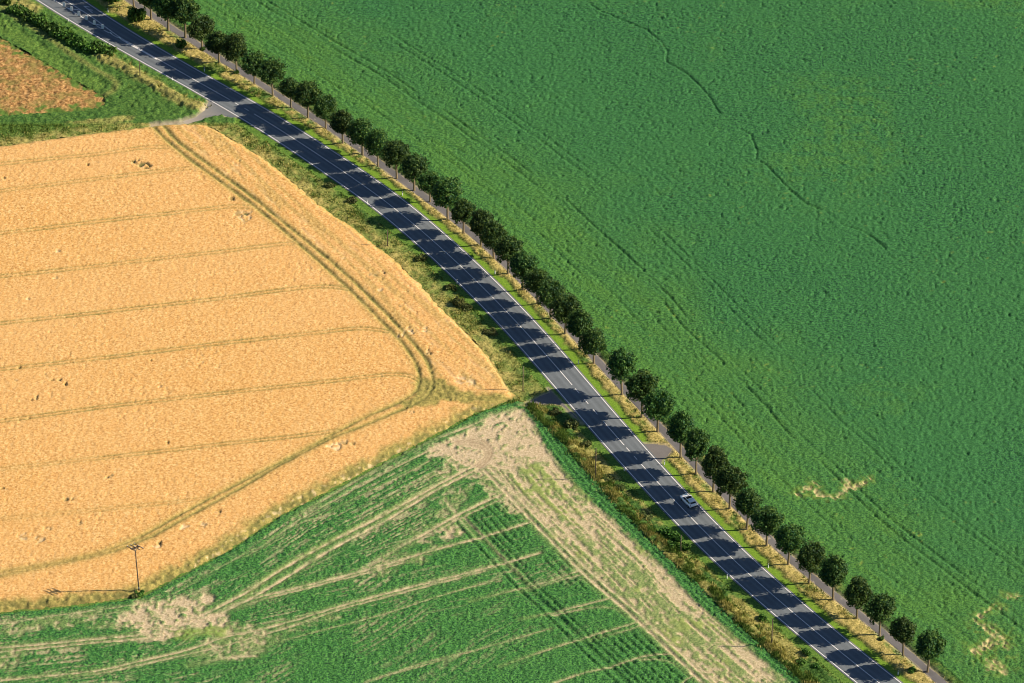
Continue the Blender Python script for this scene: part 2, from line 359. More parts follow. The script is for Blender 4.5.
LODGE = [(143,168,6,3,1),(135,164,4,2.5,1),(147,169,4,2.5,1),(240,216,5,3,.5),(245,219,6,5,.4),(247,216,2.5,2,1),(233,201,3,2,.7),(383,276,2.5,2,1),(375,278,2,1.5,.6),(428,355,3,2,1),(441,366,2,1.6,.9),(463,382,7,4,.25),(472,386,4,3,.3),(345,445,4,3,.6),(352,447,3,2,.7),(335,449,6,3,.1),(411,415,3,2,.7),
 (409,334,4,3,.15),(400,338,3,2,.2),(183,530,5,2.5,.15),(200,528,5,2.5,.4),(218,515,3,2,.6),(157,548,4,3,.1),(160,546,1.5,2,.9),(40,542,4,2.5,.4),(22,540,4,2.5,.3),(48,531,3,1.5,.6),(80,526,2,1.5,.8),(16,433-50,2,1,.6),
 (75,330,1.6,1.4,.9),(151,363,1.2,.8,1),(20,370,2,1,.9),(12,373,2,1,.6),(46,378,1.2,3,.7),(52,383,2,1,.7),(60,383,1.6,1.2,.9),(66,387,1.6,2,.9),(31,403,1.6,1,.9),(37,400,1,2,.7),(108,480,1.6,1.2,.8),(112,479,1.2,1.2,.8),(66,503,1.8,1.4,.8),(72,502,1,1.2,.8),(4,492,3,1,.6),(168,445,1,1,.9),(29,441-20,1,1,.5),
 (88,167,1.2,1.2,.9),(97,165,2,.8,.3),(4,181,1.2,1.2,.9),(57,254,3,1.6,.25),(144,252,2,1,.2),(55,281,2.5,1,.4),(98,292,2.5,1,.5),(28,302,2,1,.4),(160,390,2,1,.4),(400,309,2,1.2,.5),(380,293,3,1.5,.3),(344,262,2.5,1.5,.3),(235,167,2.5,1.5,.3),(222,167,2,1,.2),(370,277,2,1.5,.5),(195,145,3,1,.3),(240,163,1,1,.5),(425,332,2,2,.1)]
WEED_EDGE = PL([(530,398),(500,408),(475,412),(432,436),(380,462),(320,493),(282,512),(230,547),(175,576),(140,594),(75,603),(0,611),(-90,621)])
WEED_J = PL([(420,380),(440,384),(452,392),(480,398),(505,399),(530,396),(520,405),(490,405),(465,404),(440,402),(425,408),(408,410),(400,405),(416,398)])
TOPBAND = PL([(-90,160),(0,142),(75,131),(150,123)])
HEADL = PL([(163,127),(212.5,168),(256,200),(292.5,231),(332.5,264),(360,289),(390,318),(415,346),(428,363),(440,385),(475,392),(508,394),(511,390),(490,357),(467,332),(443,310),(420,284),(395,260),(360,233),(320,206),(282,172),(237,142),(215,128)])
VEDGE = PL([(443,305),(467,330),(490,355),(513,390)])
def wheat_fn(x, y, sd):
    n = x.size; lodge = np.zeros(n); thi = np.zeros(n); tr = np.zeros(n); weed = np.zeros(n)
    wob = (vn(x, y, 3, seed=3)-.5)*.35
    for pl, w, s in TRACKS_W:
        d = seg_dist(x, y, gsmooth(resample(PL(pl), 1.5), 1.5), 2.5); tr = np.maximum(tr, s*g1(np.maximum(0, d+wob*(w/.42)), w))
        if s == 1.0: weed = np.maximum(weed, .55*g1(d, 1.3))
        elif s > .4: weed = np.maximum(weed, .12*g1(d, .9))
    tr *= .75+.5*(vn(x, y, 2.2, seed=9)-.3)
    # last stretch of the headland tracks fades towards the left
    fade = ss(-110, -60, x+0*y); tr = np.where((y < -45), tr*(.35+.65*fade), tr)
    jb = sdist(x, y, WEED_J, 4); weed = np.maximum(weed, 1.1*ss(-1.6, .6, jb+(vn(x, y, 1.5, seed=5)-.5)*2.0)); tr = np.maximum(tr, .45*ss(-.8, 1.2, jb)*ss(.3, .6, fbm(x, y, 1.5, 47)))
    e = seg_dist(x, y, WEED_EDGE, 9); weed = np.maximum(weed, ss(4.2, .4, e+(fbm(x, y, 2.5, 15)-.5)*4)*.95)
    thi = np.maximum(thi, .75*ss(2.4, .4, e)*ss(.35, .65, fbm(x, y, 1.0, 48))); lodge = np.maximum(lodge, .55*ss(1.6, .8, e)*(x > -70)*ss(.74, .82, vn(x, y, .6, seed=49)))
    e2 = seg_dist(x, y, TOPBAND, 9); weed = np.maximum(weed, ss(4.6, 2.0, e2+(vn(x, y, 2, seed=17)-.5)*2)*.8)
    weed = np.maximum(weed, .9*ss(1.2, .1, sd+(vn(x, y, 1.2, seed=19)-.5)*.8))
    ve = seg_dist(x, y, VEDGE, 4); tr = np.maximum(tr, .9*g1(ve-.9, .28))
    for cx, cy, rx, ry, dk in LODGE:
        c = P(cx, cy); s = 4.5; m = np.abs(x-c[0]) < rx*1.2; m &= np.abs(y-c[1]) < ry*2.6
        k = np.nonzero(m)[0]
        if not len(k): continue
        xx, yy = x[k], y[k]; q = np.hypot((xx-c[0])/(rx/s*1.15), (yy-c[1])/(ry/s/.57*1.15))+(fbm(xx, yy, .9, 21)-.5)*1.5
        v = ss(1.15, .7, q)
        lodge[k] = np.maximum(lodge[k], v*(.75 if dk < .5 else .3)*ss(.35, .6, vn(xx, yy, .7, seed=23))); thi[k] = np.maximum(thi[k], v*dk*ss(.35, .55, vn(xx, yy, .6, seed=22)))
    hd = inside(x, y, HEADL)
    st = fbm(x, y, 2.2, 31, 2)*hd
    lodge = np.maximum(lodge, hd*.22*ss(.62, .80, fbm(x, y, 1.1, 35, 3, R(32), 5.0)))
    h = .85+.13*(vn(x, y, .5, seed=1)-.5)+.03*(vn(x, y, 1.0, seed=2)-.5)+.03*(vn(x, y, 3.5, seed=4)-.5)
    weed = np.maximum(weed, hd*.38*ss(.48, .78, vn(x, y, 1.1, 15, R(32), seed=36)))
    h = h+hd*.06*(vn(x, y, 1.3, 14, R(32), seed=6)-.5)
    # sparse gaps that show as brown specks
    gap = ss(.79, .9, vn(x, y, .75, seed=11))*ss(.45, .7, vn(x, y, 11, seed=12)); h = h-.12*gap
    h = h-.33*tr-.26*np.maximum(lodge, thi*1.15)*1.4+.3*weed*(vn(x, y, .6, seed=13)-.5)
    h = h*ss(-.5, 1.8, sd); mk = np.c_[np.clip(lodge, 0, 1), np.clip(weed, 0, .95), np.clip(tr, 0, 1), np.clip(thi*.9, 0, 1)]
    return np.maximum(h, .03), mk
o = grid_field('wheat_field', WHEAT_FULL, M_wheat, wheat_fn, lo=LO, hi=HI)
tag(o, 'ripe golden wheat marked by paired curving wheel tracks', 'wheat', kind='stuff')

def stub_fn(x, y, sd):
    q = sd+(fbm(x, y, 1.6, 61)-.5)*13
    h = (.5+.3*(vn(x, y, .6, seed=60)-.5)+.25*(vn(x, y, 1.7, seed=62)-.5))*ss(-.3, .3, sd)
    return np.maximum(h, .03), np.c_[0*x, ss(3.4, -.4, q)*.95, 0*x, 0*x]
o = grid_field('ripening_crop', STUB, M_stub, stub_fn, lo=LO, hi=HI)
tag(o, 'reddish brown ripening crop in the grassy upper left corner', 'crop', kind='stuff')

# ------------------------------------------------------------------ big green field
PD = PATH
CRACK = [[(585,2),(600,12),(625,22),(647,31),(660,42),(667,52),(666,62),(687,75),(700,87),(711,100),(717,111),(730,125),(750,135),(757,152),(756,160),(767,167),(788,189),(805,204),(828,214),(842,226),(860,231),(875,240),(885,250)],
         [(885,247),(908,247),(948,245),(980,244),(1023,236),(1060,232)], [(560,-10),(585,2)]]
BARE_G = [([(798,495),(806,490),(812,487)],1.0), ([(810,484),(818,491),(827,499)],.9), ([(799,495),(812,496),(825,497),(838,498),(846,492)],.9), ([(838,497),(850,488),(860,486),(868,480)],1.1), ([(844,482),(852,489)],.8),
          ([(970,653),(987,645),(996,635)],.9),([(990,628),(1004,640)],1.1),([(972,657),(988,649),(1000,642)],.7),([(988,662),(994,672),(1003,673)],1.0),([(994,662),(1002,668)],.9),([(994,606),(986,613),(977,621)],.4),([(1006,597),(1018,597)],.4),([(975,622),(990,634)],.5),([(1000,640),(1008,650)],.6),([(996,605),(1003,610)],.5)]
YEL = PL([(996,620),(1010,640),(1012,665),(990,690),(960,660),(975,635)]); YC = P(992, 650)
def green_fn(x, y, sd):
    d = seg_dist(x, y, PD[::2], 95); d = np.minimum(d, 95)
    wob = (vn(x, y, 14, seed=71)-.5)*1.2; dd = d+wob
    dark = np.zeros(x.size)
    for c, w, s, p in ((8.0,.2,.25,1),(13.2,.22,.45,2),(15.0,.2,.35,3),(19.5,.2,.2,4),(24.0,.26,.65,5),(26.2,.26,.6,6),(31,.2,.2,7),(36.5,.24,.5,8),(38.6,.22,.45,9),(44,.2,.15,10),(51,.2,.25,11),(53,.2,.2,12)):
        dark = np.maximum(dark, s*g1(dd-c, w)*ss(.22, .5, vn(x, y, 16, seed=80+p)))
    # drill rows near the headland
    rows = .5+.5*np.cos(2*np.pi*dd/1.35+1.2*vn(x, y, 9, seed=73)); rowfade = ss(60, 12, d)*ss(.25, .6, vn(x, y, 22, seed=74))
    for pl in CRACK:
        ww = .24 if len(pl) > 8 else .13
        q = seg_dist(x, y, PL(pl), 2.5)+(vn(x, y, .8, seed=76)-.5)*.2; dark = np.maximum(dark, (.75 if ww > .2 else .5)*g1(np.maximum(q, 0), ww)*(.25+.75*ss(.3, .55, vn(x, y, 7, seed=77))))
    bare = np.zeros(x.size); yel = np.zeros(x.size)
    for pl, w in BARE_G:
        q = seg_dist(x, y, PL(pl), 7); bare = np.maximum(bare, ss(.7*w, .0, q+(.5*fbm(x, y, .8, 78)+.5*vn(x, y, .42, 2.8, R(35), seed=78)-.5)*3.6)*(.3+.6*ss(.3, .6, vn(x, y, .6, seed=89)))); yel = np.maximum(yel, .5*ss(2.5, 0, q+(fbm(x, y, 1.5, 79)-.5)*3)*ss(.3, .7, vn(x, y, .7, seed=87)))
    q = np.hypot(x-YC[0], (y-YC[1])*.6); yel = np.maximum(yel, .5*ss(10, 2, q)*ss(.5, .8, fbm(x, y, 1.2, 88)))
    yel = np.maximum(yel, .7*ss(.76, .90, fbm(x, y, 1.1, 90))*ss(.45, .75, vn(x, y, 18, seed=91)))
    lite = ss(52, 4, d+(fbm(x, y, 14, 93)-.5)*26)
    lite = np.maximum(lite, .75*ss(14, 0, q)); lite = lite*(.55+.45*vn(x, y, 1.4, 9, R(38), seed=94))
    lite = np.maximum(lite*.8, .42*ss(.5, .75, fbm(x, y, 30, 96))*ss(.3, .7, fbm(x, y, 1.8, 97)))
    h = .42+.27*(vn(x, y, .52, seed=98)-.5)+.05*(vn(x, y, 1.1, seed=99)-.5)+.06*(vn(x, y, 5, seed=70)-.5)
    dark = dark*.8
    pit = ss(.72, .92, vn(x, y, .62, seed=68))*ss(.25, .7, vn(x, y, 3, seed=69)); h = h-.26*pit+rowfade*.055*(rows-.5)
    h = h-.62*np.clip(dark, 0, 1)-.36*bare
    h = h*ss(-.3, .4, sd)
    return np.maximum(h, .03), np.c_[np.clip(bare, 0, 1), np.clip(lite, 0, 1), np.clip(yel, 0, 1)*.8, 0*x]
o = grid_field('green_crop_field', GREEN, M_green, green_fn, dx=.26, dy=.36, lo=LO, hi=HI)
tag(o, 'wide field of dense dark green leafy crop beyond the avenue', 'crop', kind='stuff')

# ------------------------------------------------------------------ streaked row-crop field
STRIP_L = PL([(500,404),(524.5,411),(539.5,433.7),(549,453),(568,475),(591,500),(622,529),(654,557.6),(694,600),(740,640),(790,683),(860,745)])
T1P = [(486,469),(497,480),(509,492),(525,510),(552,538),(578,565),(603,588),(629,609),(660,638),(695,672),(740,715)]
TR_B = [  # line, half width, strength
 ([(x-2.2, y+2) for x, y in T1P], .55, 1), ([(x+3.4, y-1) for x, y in T1P], .5, 1),
 ([(523,407),(500,414),(475,425),(435,440),(395,459),(327,499),(292,520)], .38, .85), ([(475,430),(440,446),(400,466),(337,500),(300,520),(265,546)], .25, .66),
 ([(492,459),(475,466),(430,490),(382,517),(330,543),(280,571),(250,592),(213,611),(180,626),(160,637)], .42, .95), ([(494,462),(475,471),(431,494),(385,522.5),(335,548),(290,576),(256,597),(213,618),(165,640)], .42, .95),
 ([(509,492),(482,504),(455,517),(422,537),(400,547),(380,562)], .4, .9), ([(512,496),(480,510),(458,520),(430,537),(405,550)], .25, .66),
 ([(530,523),(515,528),(477.5,539.5),(440,549.5),(405,559.5),(367,571),(305,587),(267,596),(230,606),(205,620)], .36, .85), ([(405,563),(367,574),(330,583),(305,590),(267,599),(225,613)], .3, .8),
 ([(540,554),(485,569.5),(405,589.5),(337,608),(300,620),(260,631),(225,637),(190,651),(140,662),(100,672),(25,679),(-20,684)], .35, .85), ([(485,572),(405,593),(337,611),(300,625),(262,636),(232,645),(190,655),(145,665),(100,675),(60,679)], .3, .75),
 ([(165,634),(130,637),(100,639.5),(50,644.5),(0,649),(-40,652)], .38, .9), ([(162,637),(130,641),(100,643),(50,648),(0,653),(-40,656)], .35, .85),
 ([(256,657),(230,657),(212,662),(190,667)], .45, .8), ([(262,652),(240,656),(225,660)], .5, .8), ([(256,640),(235,650),(215,660)], .4, .7),
 ([(445,500),(452,510),(458.6,519.6),(468,528)], .4, .8), ([(458,518),(470,532),(480,541)], .25, .8), ([(464,518),(476,530),(486,540),(500,556),(530,586)], .22, .7),
 ([(580,571),(572,574),(560,579.5),(527.5,588),(502,594.5),(470,603)], .25, .66), ([(583,575),(572,578),(545,586),(520,593)], .25, .66),
 ([(610,599.5),(590,604.5),(550,614.5),(520,621)], .25, .66), ([(552,616),(580,611),(600,607),(616,608.5),(626,614),(629,620)], .25, .62),
 ([(640,622),(628,627),(615,630),(590,637),(560,647),(527,658),(500,668)], .25, .66), ([(642,626),(630,632),(612,635),(590,641)], .25, .6),
 ([(672,655),(655,655),(640,657.5),(615,667),(580,675),(550,686)], .25, .66), ([(640,661),(655,659),(670,661),(680,668),(688,676)], .25, .62), ([(700,676),(690,675),(683,684)], .25, .62),
 ([(552,629.5),(500,644.5),(440,662),(400,673),(365,684)], .2, .5), ([(485,584.5),(440,597),(380,617),(320,632),(262,648)], .18, .5), ([(485,649.5),(430,662),(365,683)], .2, .5), ([(500,580),(485,584),(450,594)], .2, .5),
 ([(330,515),(292,527),(262,545)], .2, .5), ([(284,538),(262,550),(240,560)], .15, .4), ([(430,462),(400,478),(360,497),(330,512)], .2, .55), ([(448,470),(415,486),(380,505)], .2, .55), ([(445,478),(420,492)], .2, .5),
 ([(446,512),(425,522),(400,530)], .18, .4), ([(255,550),(225,566),(180,590)], .2, .4), ([(210,590),(180,605),(170,609)], .3, .6), ([(256,590),(235,600),(225,610)], .3, .6),
 ([(135,606),(100,611),(60,616),(0,625)], .25, .6), ([(130,612),(90,617),(40,622)], .25, .5), ([(540,500),(520,504),(502,498)], .5, .6), ([(562,478),(545,478),(530,486),(515,493)], .4, .6)]
BLOB_B = [([(523,406),(500,414),(470,428),(445,440),(425,452),(432,462),(450,460),(462,470),(488,470),(505,470),(525,462),(548,462),(556,468),(549,453),(539,434),(527,412)], 1.0, 4),
          ([(470,455),(490,466),(512,490),(530,505),(520,515),(498,505),(480,490),(462,480),(445,482),(432,476),(440,462)], .62, 5),
          ([(440,488),(460,490),(462,520),(455,528),(440,535),(420,545),(400,545),(430,525),(445,510)], .5, 4), ([(441,531),(458,527),(464,533),(452,540),(438,541)], .8, 2),
          ([(128,613),(150,601),(185,593),(212,598),(208,610),(228,616),(228,624),(200,630),(178,634),(150,640),(140,628),(120,624)], .9, 4),
          ([(215,620),(240,625),(265,630),(262,645),(240,660),(212,664),(195,655),(215,640)], .55, 4), ([(-30,640),(15,650),(22,662),(10,672),(-30,680)], .5, 4),
          ([(60,612),(130,610),(140,630),(100,634),(60,630),(0,640),(0,622)], .42, 4), ([(370,560),(400,556),(440,548),(440,556),(405,568),(375,575)], .45, 3), ([(262,636),(330,612),(345,615),(300,632),(270,645)], .35, 3)]
T2 = [(465,522),(480,540),(503,564),(525,587),(552.5,612),(590,649.5),(622.5,679.5),(660,715)]
def beet_fn(x, y, sd):
    n = x.size; bare = np.zeros(n); thin = np.zeros(n); brown = np.zeros(n); yl = np.zeros(n); dark = np.zeros(n)
    t1 = resample(PL(T1P), 2); ang = R(-52)
    # headland between the first tramline and the dark outer strip
    HL = np.vstack([PL([(510,430),(486,455)]), PL(T1P), PL([(760,770),(900,772)]), STRIP_L[::-1][:-1]])
    ih = sdist(x, y, HL, 8)+(vn(x, y, 1.5, seed=101)-.5)*1.2
    m = ss(-.6, .8, ih)
    rowc = seg_dist(x, y, gsmooth(resample(STRIP_L, 2), 3), 60)                       # rows run parallel to the strip
    rw = vn(rowc, y, .40, 9, 0, 103)
    rw2 = vn(rowc, y, 1.1, 40, 0, 104); st = fbm(x, y, .9, 105, 3)
    b = .36+.85*(rw-.5)+.25*(rw2-.5)+1.1*(st-.5)+.35*(fbm(x, y, 12, 108)-.5)+.13*ss(-60, 10, y)
    b = b+.12*g1(rowc-2.2, 2.0)+.12*g1(rowc-11, 1.6)-.14*g1(rowc-7.5, 3.5)*ss(.35, .6, vn(x, y, 25, seed=109))
    bare = np.maximum(bare, m*ss(.20, .66, b)*.88); thin = np.maximum(thin, m*.85)
    for pl, s, soft in BLOB_B:
        q = sdist(x, y, PL(pl), 8)+(fbm(x, y, 3.0, 111)-.5)*soft*1.6
        v = ss(-1.2, 1.0, q); tex = ss(.56, .20, fbm(x, y, .9, 113)-(s-.5)*.5)
        bare = np.maximum(bare, v*np.clip(tex*(.35+s*.7), 0, 1)); thin = np.maximum(thin, v*(.3+.5*s)*ss(.3, .6, fbm(x, y, 2.2, 137)))
    # tyre tracks
    wob = (fbm(x, y, 1.4, 115)-.5)*.7
    for pl, w, s in TR_B:
        q = seg_dist(x, y, gsmooth(resample(PL(pl), 1.5), 1.5), 3)
        en = P(*pl[-1]); tp = ss(0, 14, np.hypot(x-en[0], y-en[1])) if pl[-1][1] < 680 and pl[-1][0] > 0 else 1.0
        v = s*tp*g1(np.maximum(q+wob*min(1, w*2), 0), w*.85)*(.5+.5*ss(.15, .5, vn(x, y, 1.6, seed=117)))
        bare = np.maximum(bare, np.clip(v, 0, 1)); thin = np.maximum(thin, .5*g1(q, w*2.6)*s)
    yl = .35*g1(seg_dist(x, y, PL([(430,490),(382,517),(330,543),(280,571),(245,597)]), 4)+.4, 1.0)
    q = seg_dist(x, y, PL([(180,636),(215,630),(222,633)]), 6); yl = np.maximum(yl, .6*ss(3, 0, q+(fbm(x, y, 1.5, 118)-.5)*3))
    yl = np.maximum(yl, .45*m*ss(.55, .72, fbm(x, y, 5, 119, 3)))
    # faint drill lines following the upper edge
    el = seg_dist(x, y, WEED_EDGE, 90); el = np.minimum(el, 90); lm = ss(0, -1, ih)*ss(.52, .62, vn(el, x, .42, 30, 0, 121))*ss(95, 10, el)*ss(.4, .75, vn(x, y, 9, seed=122))
    bare = np.maximum(bare, .55*lm*ss(.35, .6, st))
    for sd_, (pa, pb) in enumerate((((475,428),(150,640)), ((470,470),(180,620)), ((530,524),(60,640)), ((560,560),(30,672)))):
        a_, b_ = P(*pa), P(*pb); t_ = (b_-a_)/np.hypot(*(b_-a_)); u_ = (x-a_[0])*t_[0]+(y-a_[1])*t_[1]; v_ = -(x-a_[0])*t_[1]+(y-a_[1])*t_[0]
        near = g1(np.abs(v_), 9)*ss(-12, 4, u_)*ss(np.hypot(*(b_-a_))+14, np.hypot(*(b_-a_))-6, u_)*ss(0, -1, ih)
        bare = np.maximum(bare, .38*near*ss(.72, .86, vn(u_, v_, 17, .36, 0, 141+sd_))*ss(.3, .55, vn(x, y, 1.2, seed=146)))
    # dark double furrow and lesser ones inside the headland
    t2 = gsmooth(resample(PL(T2), 2), 2); q2 = seg_dist(x, y, t2, 30)
    dark = np.maximum(dark, 1.2*g1(q2-.2, .5)); dark = np.maximum(dark, .8*g1(q2-1.9, .3))
    bt = inside(x, y, np.vstack([PL(T2), PL(T1P)[::-1]])); rr = .5+.5*np.cos(2*np.pi*q2/1.7+vn(x, y, 5, seed=133)*1.5); dark = np.maximum(dark, bt*.62*ss(.75, .98, rr)*ss(.3, .6, vn(x, y, 7, seed=124)))
    # green runs between the two wheels of the first tramline
    q1 = seg_dist(x, y, gsmooth(resample(PL([(a+.6, b_+.5) for a, b_ in T1P[2:]]), 2), 2), 3); keepg = g1(q1, .42)*ss(.35, .6, vn(x, y, 3.5, seed=125)); bare = bare*(1-.85*keepg)
    # turning arcs
    for r_ in (0, 1, 2):
        o_ = r_*3.0; pl = [(456,442+o_*.4),(474-o_*.2,438.6+o_),(486-o_*.6,442+o_),(493-o_,450),(491-o_,459),(480-o_,468-o_*.3)]
        q = seg_dist(x, y, gsmooth(resample(PL(pl), 1.), 1.5), 3); brown = np.maximum(brown, (.7 if r_ < 2 else .45)*g1(q+wob*.6, .30)*(.4+.8*vn(x, y, 2, seed=134))); dark = np.maximum(dark, .35*g1(q, .25)); bare = np.maximum(bare, g1(q, .9))
    lush_edge = seg_dist(x, y, STRIP_L, 20); outer = ss(1.0, -1.0, ih)*0
    # outer dark strip: rows, no bare soil
    SP = np.vstack([STRIP_L, PL([(803,683),(793,674),(721,607),(667,556),(611,500),(581,466),(560,441),(541,423),(527,408)])]); so = sdist(x, y, SP, 6)+(vn(x, y, .9, seed=127)-.5)*1.1
    k = ss(-.3, .5, so); bare *= (1-k); thin *= (1-k); brown *= (1-k); yl *= (1-k)
    so_r = .5+.5*np.cos(2*np.pi*rowc/1.25); dark = np.maximum(dark, k*.45*so_r)
    # healthy rim along the wheat
    rim = ss(3.2, 1.2, el); bare = bare*(1-.9*rim*(el < 3.2))
    cover = np.clip(1-bare, 0, 1)
    h = .06+cover*(.36-.16*thin)*(.50+.95*vn(x, y, .5, seed=130)+.15*vn(x, y, 1.1, seed=131))+.05*(vn(x, y, .5, seed=132)-.5)
    h = h-.34*np.clip(dark, 0, 1)*cover-.07*dark
    h = h*ss(-.3, .2, sd)
    return np.maximum(h, .03), np.c_[np.clip(bare*1.05, 0, 1), np.clip(thin, 0, 1), np.clip(brown, 0, 1), np.clip(yl, 0, 1)*(1-np.clip(bare, 0, 1))]
o = grid_field('row_crop_field', BEET, M_beet, beet_fn, dx=.25, dy=.34, lo=LO, hi=HI)
tag(o, 'bright green row crop streaked with bare tan tyre tracks', 'crop', kind='stuff')

# ------------------------------------------------------------------ verge, one rough grass sheet between fields and roads
J1 = PL([(210,97),(240,117),(231,118),(222,115.5),(214,116),(200,121),(186,124.5),(182,121.5),(196,117),(205,110),(208,103)])    # side road, upper left
J1B = PL([(186,124.5),(165,127.5),(150,127),(151,124.5),(168,123.5),(182,121.5)])
J2 = PL([(548,388),(583,424),(562,405.5),(552,403.5),(540,404.5),(526,408),(525,404),(541,396),(550,393)])
J3 = PL([(640,443),(660,464),(663,459),(668,456),(672,449),(666,445.5),(654,444),(645,444)])
MOWN_BAND = PL([(-60,-14),(0,27),(25,42),(50,60),(75,77),(95,88)]); DRYS = PL([(100,57),(118,66),(140,78),(157,88),(170,96),(188,106),(200,108)]); DRYTL = PL([(0,-2),(15,5),(30,10)])
LOWB = PL([(-60,150),(0,138),(60,129),(120,121),(127,121)])
def verge_masks(x, y):
    dl = seg_dist(x, y, RL[::2], 70); dc = seg_dist(x, y, ROAD_C[::2], 80)
    # side of the road from the nearer edge line
    dr = seg_dist(x, y, EDGE_R[::2], 70); left = dl < dr; d = np.minimum(dl, dr)-.45
    pw = seg_dist(x, y, PATH, 12)
    n1 = fbm(x, y, 2.4, 141); n2 = fbm(x, y, 4, 145, 3, R(33), 2.0); n3 = fbm(x, y, 1.1, 149)
    mown = ss(2.3, 1.3, d+(n1-.5)*1.6)
    dryR = (~left)*(1-mown)*(pw < 12)*ss(.34, .62, n2+.10+.45*(n3-.5))*.95
    dryR *= np.where(d > 12, .15, 1.0)
    beyond = (~left) & (d > 1.5) & (dr > pw) & (seg_dist(x, y, offset(PATH, SGN*2.2), 8) < pw)
    px_upper = y > P(240, 125)[1]
    dryL = left*(1-mown)*ss(.40, .64, n2+.02+.4*(n3-.5))*ss(11, 6.5, d)*ss(1.8, 3.0, d)*.68
    nw = left & px_upper & (x < P(235, 118)[0])
    dry = np.where(left, dryL, dryR); dry = np.where(beyond, .25*ss(.5, .8, n1), dry); dry = np.where(nw, 0, dry)
    rough = np.where(left, ss(.45, .62, 1-n2)*ss(9, 6, d)*ss(1.8, 3, d)*.8, ss(.5, .75, 1-n2)*.4*(1-mown)); rough = np.where(beyond, .8, rough)
    # light dry fringe beside the wheat
    fr = left & (~nw) & (y > P(530, 400)[1]); wf = np.abs(sdist(x, y, WHEAT, 8)); f = ss(5.5, 1.5, wf+(n1-.5)*3)
    dry = np.where(fr, np.maximum(dry*.6, f*(.25+.55*ss(.35, .65, n1))), dry); rough = np.where(fr, rough*(1-f*.8), rough)
    # upper left corner meadow
    q = seg_dist(x, y, DRYS, 12); dn = ss(2.6, .8, q+(n1-.5)*2.6); dry = np.where(nw, np.maximum(dry, dn*(.3+.6*n3)), dry)
    q = seg_dist(x, y, DRYTL, 12); dry = np.where(nw, np.maximum(dry, .6*ss(4, 1, q+(n1-.5)*4)), dry)
    rg = np.where(nw, .78+.35*(n1-.5), rough); mb = seg_dist(x, y, MOWN_BAND, 12); mm = ss(3.4, 1.4, mb+(n1-.5)*1.2)
    mb2 = np.abs(mb-5.2); lowb = seg_dist(x, y, LOWB, 12); lb = ss(2.2, .6, lowb+(n1-.5)*1.5)
    dry = np.where(nw, np.maximum(dry, .55*lb*(.4+n3)), dry); dry = np.where(nw, np.maximum(dry, .30*g1(mb2, .9)), dry)
    rg = np.where(nw, rg*(1-.55*mm)*(1-.6*lb), rg); rough = rg
    mg = np.where(left, .45*mown, .95*mown); mg = np.where(nw, .10*mm, mg)
    rough = np.where(left & ~nw, np.maximum(rough, .45*mown), rough)
    gr = ss(.9, 0, pw-1.15+(n3-.5)*.7)*.45
    for poly in (J1B,):
        gr = np.maximum(gr, .8*ss(-.6, .3, sdist(x, y, poly, 4)+(n3-.5)*1.1))
    for poly in (J1, J2, J3):
        gr = np.maximum(gr, .7*ss(-.9, .1, sdist(x, y, poly, 4)+(n3-.5)*1.0))
    return d, left, nw, mown, np.clip(dry, 0, 1), np.clip(mg, 0, 1), np.clip(rough, 0, 1), np.clip(gr, 0, 1), pw, beyond
BEET_R = PL([(531,407),(546,422),(565,441),(586,466),(607,489),(615,500),(644,529),(671,556),(704,586),(725,607),(764,643),(797,674),(840,714)])
